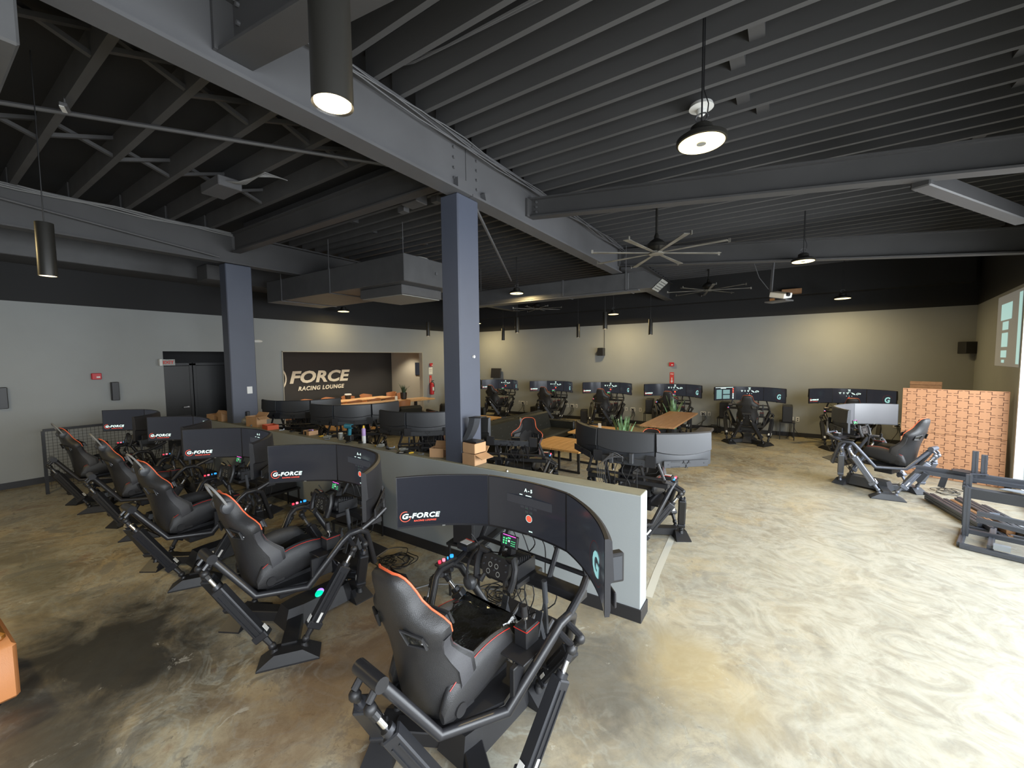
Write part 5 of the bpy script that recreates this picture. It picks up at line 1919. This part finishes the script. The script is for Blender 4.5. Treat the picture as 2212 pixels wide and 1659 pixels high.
M_alu2 = mat('mid_grey_aluminium_profile', (0.115, 0.125, 0.15), 0.36, metal=0.5)
fr = thing('profile_frame', (1.70, 6.42, 0), 'unfinished simulator frame of bolted dark aluminium profiles at the right edge of the view', 'frame', R(-18))
for (a, b) in (((0, 0, .03), (1.3, 0, .03)), ((0.0, .02, .03), (0, .75, .03)), ((.22, .02, .07), (.22, .75, .07)), ((0, .38, .10), (1.3, .38, .10)), ((0, .75, .03), (1.3, .75, .03)),
               ((0.02, .34, .05), (0.02, .34, .62)), ((.02, .42, .05), (.02, .42, .75)), ((-.01, .76, .05), (-.01, .76, .62)),
               ((0, .34, .60), (-.02, .95, .62)), ((-.45, .66, .70), (1.3, .66, .70)), ((-.45, .61, .66), (1.3, .61, .66)), ((.05, .62, .62), (.05, .62, 1.0)), ((.12, .66, .70), (.12, .66, .96)),
               ((.75, 0, .10), (.75, .75, .10)), ((1.0, .05, .08), (1.0, .75, .08)), ((.1, .35, .26), (1.1, .28, .20)), ((.1, .33, .34), (1.05, .33, .30)), ((1.12, .60, .70), (1.12, .60, .95)), ((.95, .4, .05), (.95, .4, .62))):
    part('profile', profile(G(), a, b), M_alu2, fr, smooth=0)
part('cross_plate', G().box((.62, .34, .55), (1.2, .012, .11)).box((.62, .40, .60), (1.2, .11, .012)), M_shellg, fr)
pp = part('mounting_plate', G().box((.62, .56, .83), (.22, .012, .18), bev=.004), M_aludark, fr)
part('mounting_plate', G().box((.54, .62, .85), (.20, .012, .17), bev=.004), M_aludark, fr)
part('bolt', G().cyl((.70, .552, .79), (.70, .54, .79), .012, n=10).cyl((.54, .552, .79), (.54, .54, .79), .008, n=10).cyl((.70, .552, .89), (.70, .54, .89), .008, n=10), M_chrome, pp)
for k, pts in enumerate(([(.25, .40), (.40, .36), (.62, .38), (.80, .42), (.70, .50), (.45, .50), (.30, .48)], [(.45, .30), (.60, .26), (.85, .28), (1.0, .34), (.9, .40), (.6, .40)])):
    part('bracket_plate', G().prism(pts, .635 + .02 * k, .645 + .02 * k), M_alulight, fr, smooth=0)
part('bracket_plate', G().prism([(-.12, .55), (.02, .52), (.16, .62), (.1, .70), (-.05, .72), (-.14, .66)], .735, .745), M_aludark, fr, smooth=0)
part('corner_bracket', G().box((-.38, .60, .60), (.05, .12, .14), Euler((0, .5, 0))).box((-.20, .62, .58), (.06, .06, .15), Euler((0, .2, 0))), M_aludark, fr)
part('corner_bracket', G().box((.30, .02, .10), (.12, .06, .05)).box((.80, .05, .14), (.10, .08, .05)).box((1.0, .3, .18), (.14, .08, .05)), M_alulight, fr)
rr = random.Random(11)
for k in range(16):
    x = 2.0 + 0.07 * (k % 8)
    z = 0.03 + 0.05 * (k // 8)
    ln = rr.uniform(1.0, 1.4)
    a = R(100)
    o = thing('loose_profile', (x - .06, 7.75 - .06 * (k % 4), z), 'loose aluminium bar in the heap on the floor behind the profile frame', 'profile bar', a, 'loose profiles heaped on the floor')
    part('bar', profile(G(), (-ln / 2, 0, 0), (ln / 2, 0, 0), .04), M_woodr if k in (3, 4, 11) else M_alu2, o, smooth=0)
    part('groove', G().box((0, 0, .0225), (ln * .98, .008, .003)), M_blk, o)
for k, (x, y) in enumerate(((2.1, 6.9), (2.32, 6.75))):
    o = thing('metal_bracket', (x, y, 0.27 - .03 * k), 'bright metal bracket lying on the profile heap, %s one' % ('left' if k == 0 else 'right'), 'bracket', R(40 * k), 'bright brackets')
    part('plate', G().prism([(-.1, -.04), (.05, -.06), (.12, 0), (.04, .06), (-.08, .05)], 0, .012), M_alulight, o, smooth=0)
    part('tab', G().box((.0, .03, .02), (.08, .01, .04)), M_alulight, o)

# orange leather armchair cut by the left edge
P = at_z(38, 1530, 0.0)
ch_ = thing('leather_ottoman', (-4.38, 0.12, 0), 'orange tan leather seat cut by the left edge of the view', 'seat', R(-57))
ch_.location = (P.x - 0.43, P.y - 0.30, 0)
ch_.rotation_euler.z = R(2)
part('body', G().box((0, 0, .225), (0.80, 0.62, 0.36), bev=0.02), M_tanlea, ch_, smooth=60)
part('seat_pad', G().box((-.03, .03, .43), (0.70, 0.50, 0.06), bev=0.02), mat('brown_leather', (0.30, 0.12, 0.02), 0.4), ch_, smooth=60)
for sx in (-1, 1):
    for sy in (-1, 1):
        part('foot', G().cyl((sx * .3, sy * .22, 0), (sx * .3, sy * .22, .05), .02, n=10), M_blk, ch_)

# ================================================================== LOOSE THINGS AROUND THE SIMULATORS
def headphones(loc, rot, label, band=M_cableg):
    t = thing('headphones', loc, label, 'headphones')
    t.rotation_euler = rot
    pts = [(0.115 * math.cos(a), 0, 0.115 * math.sin(a) * 1.05) for a in [PI * i / 14 for i in range(15)]]
    shared('hpband', lambda: G().tube([(.115, 0, -.06)] + pts + [(-.115, 0, -.06)], [.008] * 17, 8), 'headband', band, t)
    for s in (-1, 1):
        shared('hpcup%d' % s, lambda: G().lathe((s * .095, 0, -.07), [(.025, -.02), (.045, -.018), (.05, .0), (.042, .02), (.02, .03)], 16, Matrix.Rotation(PI / 2 * s, 4, 'Y')), 'ear_cup', M_shellg, t)
        shared('hppad%d' % s, lambda: G().lathe((s * .078, 0, -.07), [(.028, -.012), (.044, -.008), (.046, .004), (.03, .010)], 16, Matrix.Rotation(PI / 2 * s, 4, 'Y')), 'ear_pad', M_blk, t)


def local(rg, x, y, z):
    root, O, F = rg
    a = root.rotation_euler.z
    return Vector((O.x + x * math.cos(a) - y * math.sin(a), O.y + x * math.sin(a) + y * math.cos(a), z))


for k, lab in ((1, 'headphones over the headrest of the second simulator seat from the camera'), (2, 'headphones over the headrest of the third simulator seat from the camera'),
               (3, 'headphones over the headrest of the fourth simulator seat from the camera'), (4, 'headphones over the headrest of the farthest simulator seat by the railing')):
    headphones(local(rigsA[k], 0, -.385, 1.185), (R(28), 0, rigsA[k][0].rotation_euler.z), lab)
headphones(local(rigsA[0], -.25, .50, .80), (0, R(0), R(80)), 'headphones hanging left of the steering wheel of the nearest simulator', M_shell)
o = thing('sensor_box', local(rigsA[0], .52, .62, 1.05), 'small black camera box clipped behind the nearest right-hand curved monitor', 'sensor box', R(-40))
part('box', G().box((0, 0, 0), (.05, .16, .16), bev=.006), M_blk, o)
part('face_ring', G().box((.027, 0, 0), (.004, .13, .13), bev=.002), M_shellg, o)
o.location = at_y(1315, 1225, 2.05)


def tower(loc, rz, label, stand=True, w_=.22, d_=.45, h=.42, zs=.45):
    t = thing('computer_tower', (loc[0], loc[1], zs if stand else 0), label, 'computer', rz, 'black computer towers')
    shared('twb%.2f' % h, lambda: G().box((0, 0, h / 2), (w_, d_, h), bev=0.008), 'case', M_blk, t)
    shared('twf%.2f' % h, lambda: G().box((0, -d_ / 2 - .006, h / 2), (w_ - .02, .012, h - .02), bev=.004), 'front_panel', M_shell, t)
    shared('twt%.2f' % h, lambda: G().box((0, .04, h + .004), (w_ - .06, d_ * .6, .008)), 'top_mesh', M_shellg, t)
    if stand:
        s = thing('metal_stand', (loc[0], loc[1], 0), 'thin black metal stand carrying the ' + label.replace('black computer tower', 'tower'), 'stand', rz, 'metal computer stands')
        shared('stt%.2f%.2f' % (zs, w_), lambda: G().box((0, 0, zs - .012), (w_ + .12, d_ + .04, .02)), 'shelf', M_blk, s)
        for sx in (-1, 1):
            for sy in (-1, 1):
                shared('stl%d%d%.2f' % (sx, sy, zs), lambda: G().box((sx * (w_ / 2 + .04), sy * (d_ / 2), zs / 2 - .01), (.018, .018, zs - .02)), 'leg', M_blk, s)


tower((-2.35, 2.93), R(8), 'black computer tower between the two nearest simulators, against the half wall', h=.45, zs=.50)
tower((-4.15, 2.95), R(4), 'black computer tower between the second and third simulators, mostly hidden', zs=.30)
tower((-6.0, 2.95), R(0), 'black computer tower between the third and fourth simulators, mostly hidden', zs=.30)
tower((-3.35, 12.75), R(10), 'black computer tower left of the simulator under the arrow sign', h=.42, zs=.45)
tower((0.15, 12.7), R(0), 'black computer tower right of the simulator seen squarely from behind', h=.42, zs=.45)
tower((-1.30, 12.75), R(0), 'black computer tower left behind the simulator seen squarely from behind', h=.42, zs=.45)
tower((-5.45, 12.6), R(20), 'black computer tower on the floor left of the simulator under the wall speaker', stand=False)
tower((-7.35, 12.7), R(0), 'black computer tower on the floor left of the second back wall simulator', stand=False)

o = thing('computer_mouse', at_z(690, 1285, 0.172), 'computer mouse glowing green and blue on the base of the second simulator', 'mouse', R(40))
part('shell', G().ball((0, 0, .018), .03, 10, (1.0, 1.9, .62)), M_glowg, o)
part('side_glow', G().ball((0, .022, .018), .029, 10, (1.0, 1.25, .70)), M_glowb, o)
o = thing('button_pad', at_z(757, 1240, 0.1), 'black keypad with grey keys beside the front foot of the second simulator', 'keypad', R(30))
part('body', G().box((0, 0, 0), (.16, .10, .03), Euler((.3, 0, 0)), .006), M_blk, o)
part('keys', G().box((-.04, 0, .018), (.05, .012, .006)).box((.03, 0, .018), (.05, .012, .006)).box((-.04, .025, .026), (.05, .012, .006)).box((.03, .025, .026), (.05, .012, .006)), M_shellg, o)

# tangles of cable on the floor
def tangle(name, c, r, n, seed, label, m=M_cable):
    rr = random.Random(seed)
    g = G()
    for k in range(n):
        pts = []
        a = rr.uniform(0, 6.28)
        cx_, cy_ = c[0] + rr.uniform(-r, r) * .5, c[1] + rr.uniform(-r, r) * .5
        r1 = rr.uniform(.3, 1) * r
        for i in range(14):
            a += rr.uniform(.3, .65)
            pts.append((cx_ + r1 * math.cos(a) * rr.uniform(.8, 1.1), cy_ + r1 * math.sin(a) * rr.uniform(.7, 1.1), .008 + .012 * rr.random() + .01 * (k % 4)))
        g.tube(smooth(pts, 3), .005, 5)
    o = link(name, g.mesh(name), m)
    tag(o, label, 'cable', 'floor cable tangles')


p = at_z(1085, 1290, 0)
tangle('cable_tangle', (p.x, p.y), .20, 9, 2, 'tangle of black cables on the floor before the pedals of the nearest simulator')
p = at_z(850, 1215, 0)
tangle('cable_tangle', (p.x, p.y), .20, 8, 4, 'tangle of black cables on the floor between the two nearest simulators')
p = at_z(640, 1150, 0)
tangle('cable_tangle', (p.x, p.y), .2, 6, 5, 'tangle of black cables on the floor between second and third simulators')
tangle('cable_tangle', (-1.7, 12.7), .3, 6, 6, 'tangle of black cables on the floor along the back wall')
tangle('cable_tangle', (2.2, 8.9), .15, 4, 9, 'tangle of cables beside the silver grey simulator')
o = link('floor_cable', G().tube([at_z(885, 1275, .006), at_z(930, 1262, .006), at_z(990, 1262, .006), at_z(1040, 1270, .006), at_z(1080, 1275, .006)], .006, 6).mesh('floor_cable'), M_cableg)
tag(o, 'thin grey cable curving across the floor left of the nearest wheel', 'cable')
g = G()
pts = [at_z(*q) for q in ((1480, 1100), (1448, 1170), (1420, 1235), (1400, 1290))]
for a, b in zip(pts, pts[1:]):
    d = (b - a).normalized()
    nn = Vector((-d.y, d.x, 0)) * .035
    g.add([a - nn + Vector((0, 0, .002)), b - nn + Vector((0, 0, .002)), b + nn + Vector((0, 0, .002)), a + nn + Vector((0, 0, .002))], [(0, 1, 2, 3)])
o = link('floor_tape', g.mesh('floor_tape', 0), M_tape)
tag(o, 'strip of clear tape on the concrete beside the half wall end', 'tape')

# mesh railing by the left wall
rl = thing('mesh_railing', (-10.0, 1.30, 0), 'black railing with wire mesh behind the farthest simulator', 'railing')
part('post', G().box((0, 0, .52), (.04, .04, 1.04)), M_blk, rl)
part('post', G().box((0, 2.0, .52), (.04, .04, 1.04)), M_blk, rl)
part('top_rail', G().beam((0, 0, 1.05), (0, 2.0, 1.05), .05, .04), M_blk, rl)
g = G()
for k in range(38):
    g.beam((0, .05 * k + .05, .08), (0, .05 * k + .05, 1.03), .004, .004)
for k in range(19):
    g.beam((0, .02, .08 + .05 * k), (0, 1.98, .08 + .05 * k), .004, .004)
part('wire_mesh', g, M_cable, rl, smooth=0, kind='stuff')

# ------------------------------------------------------------------ clutter on top of the half wall
ZT = HZ + 0.007


def on_wall(u, v, dy=0.0):
    p = at_z(u, v, ZT)
    return Vector((p.x, min(max(p.y + dy, HY0 + .02), HY1 - .02), ZT))


def carton(name, x, y, z, sx, sy, sz, rz, label, m=M_card, flaps=True, group=None):
    t = thing(name, (x, y, z), label, 'box', rz, group)
    g = G()
    th = .006
    g.box((0, 0, th / 2), (sx, sy, th)).box((-sx / 2, 0, sz / 2), (th, sy, sz)).box((sx / 2, 0, sz / 2), (th, sy, sz)).box((0, -sy / 2, sz / 2), (sx, th, sz)).box((0, sy / 2, sz / 2), (sx, th, sz))
    part('carton', g, m, t)
    if flaps:
        part('flap', G().box((sx * .5 + .05, 0, sz - .02), (.11, sy * .96, .005), Euler((0, .35, 0))), m, t)
        part('flap', G().box((0, sy * .5 + .03, sz + .02), (sx * .96, .08, .005), Euler((.9, 0, 0))), m, t)
    return t


carton('cardboard_box', -2.675, 3.325, ZT, .17, .18, .115, R(-4), 'lower open cardboard box right of the front column on the half wall')
carton('cardboard_box', -2.675, 3.325, ZT + .125, .165, .17, .10, R(-4), 'upper cardboard box right of the front column, carrying the curved black shell', flaps=False)
o = thing('curved_shell', (-2.68, 3.33, ZT + .225), 'curved black plastic wheel shell standing on the upper cardboard box', 'plastic part')
rings = []
for i in range(10):
    q_ = i / 9
    z = .26 * q_
    off = -.10 * (1 - q_) ** 2
    rings.append([(off - .035 + .02 * q_, -.06, z), (off + .02 + .03 * q_, -.05, z), (off + .02 + .03 * q_, .05, z), (off - .035 + .02 * q_, .06, z)])
part('shell', G().loft(rings), M_shellg, o, smooth=60)
part('top_lip', G().box((.05, 0, .265), (.16, .11, .01), Euler((0, -.05, 0)), .004), M_blk, o)
part('base_plate', G().box((.0, 0, .008), (.17, .14, .016), bev=.004), M_blk, o)
carton('cardboard_box', -3.22, 3.36, ZT, .16, .13, .10, R(20), 'open cardboard box lying left of the front column on the half wall')
o = thing('red_can_box', (-3.08, 3.375, ZT), 'small red and white carton tucked against the left side of the front column', 'box')
part('carton', G().box((0, 0, .05), (.05, .03, .10), bev=.003), M_redcard, o)
part('label', G().box((-.0, -.017, .06), (.035, .003, .05)), M_label, o)
carton('cardboard_box', -7.35, 3.33, ZT, .30, .16, .17, R(6), 'tan cardboard box on the half wall right of the left column')
o = carton('red_carton', -6.85, 3.31, ZT, .24, .16, .07, R(-8), 'flat red carton on the half wall, right of the tan cardboard box', M_redcard, False)
carton('cardboard_box', -8.95, 3.33, ZT, .22, .16, .10, R(10), 'low cardboard box on the half wall left of the left column')
carton('cardboard_box', -8.55, 3.33, ZT, .16, .15, .17, R(0), 'tall cardboard box touching the left side of the left column')
o = thing('plastic_bag', (-7.72, 3.32, ZT), 'crumpled clear plastic bag between the left column and the tan cardboard box', 'bag')
part('bag', G().ball((0, 0, .06), .07, 9, (1.1, .8, .9)), M_frost, o, smooth=0)
part('knot', G().ball((0.02, 0, .13), .02, 6), M_frost, o)
# power drill
p = on_wall(766, 950)
o = thing('cordless_drill', p, 'teal cordless drill standing on its black battery on the half wall', 'drill', R(15))
part('battery', G().box((0, 0, .04), (.095, .07, .075), bev=.008), M_blk, o)
part('handle', G().beam((0, 0, .07), (.01, 0, .17), .038, .042, .008), M_blue, o)
part('motor_housing', G().cyl((-.06, 0, .20), (.05, 0, .20), .034, .030, 16), M_blue, o)
part('chuck', G().cyl((.05, 0, .20), (.10, 0, .20), .022, .014, 12), M_blk, o)
p = on_wall(797, 955)
o = thing('spray_can', p, 'lilac and white spray can with a yellow cap beside the drill', 'spray can')
part('can', G().lathe((0, 0, 0), [(.024, 0), (.026, .005), (.026, .10)], 16), M_white, o)
part('printed_band', G().lathe((0, 0, .10), [(.0262, 0), (.0262, .085), (.018, .10)], 16), M_lilac, o)
part('cap', G().cyl((0, 0, .20), (.004, 0, .235), .017, .010, 12), M_yel, o)
p = on_wall(690, 935)
o = carton('parts_tray', p.x, p.y, ZT, .18, .13, .06, R(-6), 'shallow cardboard tray with a purple item on the half wall, left of the drill', flaps=False)
part('purple_tube', G().cyl((-.04, 0, .06), (.05, .01, .065), .012, n=10), M_lilac, o)
o = thing('black_roll', on_wall(668, 938), 'thick black roll of tape lying on the half wall left of the drill', 'tape roll')
part('roll', G().lathe((0, 0, 0), [(.03, 0), (.065, 0), (.065, .05), (.03, .05), (.03, 0)], 20), M_blk, o)
o = thing('jar', on_wall(736, 950), 'clear jar of screws standing on the half wall left of the drill', 'jar')
part('glass', G().lathe((0, 0, 0), [(.03, 0), (.034, .01), (.034, .08), (.028, .09)], 16), M_frost, o)
part('lid', G().cyl((0, 0, .09), (0, 0, .10), .03, n=16), M_white, o)
o = thing('business_card', on_wall(842, 985), 'small black printed card on the front edge of the half wall', 'card', R(20))
part('card', G().box((0, 0, .004), (.10, .06, .003), Euler((.15, 0, 0))), M_blk, o)
part('print_line', G().box((0, .01, .0075), (.05, .005, .002)).box((0, -.005, .006), (.06, .004, .002)), M_white, o)
o = thing('wrench', on_wall(828, 978), 'shiny wrench lying on the half wall near the printed card', 'wrench', R(25))
part('shaft', G().box((0, 0, .006), (.13, .012, .006), bev=.002), M_chrome, o)
part('jaw', G().prism([(.06, -.014), (.09, -.016), (.08, -.004), (.08, .004), (.09, .016), (.06, .014)], .002, .011), M_chrome, o)
o = thing('bolt', on_wall(1095, 1018), 'single steel bolt lying on the half wall right of the cardboard boxes', 'bolt', R(-45))
part('shank', G().cyl((-.03, 0, .008), (.02, 0, .008), .006, n=8), M_steel, o)
part('head', G().cyl((.02, 0, .009), (.032, 0, .009), .009, n=6), M_white, o)
rr = random.Random(21)
kinds = [('plastic_wrap', 'crumpled clear wrapper', M_frost), ('metal_clip', 'small metal clip', M_alulight), ('cable_coil', 'small coil of black cable', M_cable), ('yellow_packet', 'small yellow packet', M_yel), ('black_bracket', 'black plastic bracket', M_blk)]
spots = [(610, 922), (632, 926), (655, 930), (712, 940), (727, 946), (755, 955), (780, 958), (815, 968), (822, 962), (850, 968), (870, 975), (885, 980), (900, 985), (838, 970), (704, 948), (646, 938), (862, 984), (596, 915)]
ordn = names + ['fifteenth', 'sixteenth', 'seventeenth', 'eighteenth']
for k, (u, v) in enumerate(sorted(spots)):
    nm, de, m_ = kinds[(k * 3) % 5]
    pz = on_wall(u, v)
    pz.y = HY0 + .03 + .11 * rr.random()
    t = thing(nm, pz, '%s, %s from the left in the half wall clutter' % (de, ordn[k]), 'clutter', rr.uniform(0, 3), 'small clutter on the half wall')
    if nm == 'plastic_wrap':
        g = G().ball((0, 0, .02), .04, 7, (1.4, .7, .5))
        g.v = [(x + rr.uniform(-.008, .008), y_ + rr.uniform(-.008, .008), max(0, z_ + rr.uniform(-.006, .012))) for x, y_, z_ in g.v]
        part('wrap', g, m_, t, smooth=0)
    elif nm == 'cable_coil':
        part('coil', G().tube([(.035 * math.cos(i * .7), .03 * math.sin(i * .7), .006 + .0012 * i) for i in range(24)], .0035, 5), m_, t)
    elif nm == 'metal_clip':
        part('clip', G().box((0, 0, .006), (.07, .012, .008)).box((.03, 0, .015), (.012, .02, .02)), m_, t)
    elif nm == 'yellow_packet':
        part('packet', G().box((0, 0, .008), (.06, .035, .014), bev=.004), m_, t)
    else:
        part('bracket', G().box((0, 0, .008), (.09, .025, .016), bev=.003).box((.03, 0, .025), (.02, .025, .03)), m_, t)

bpy.context.view_layer.update()
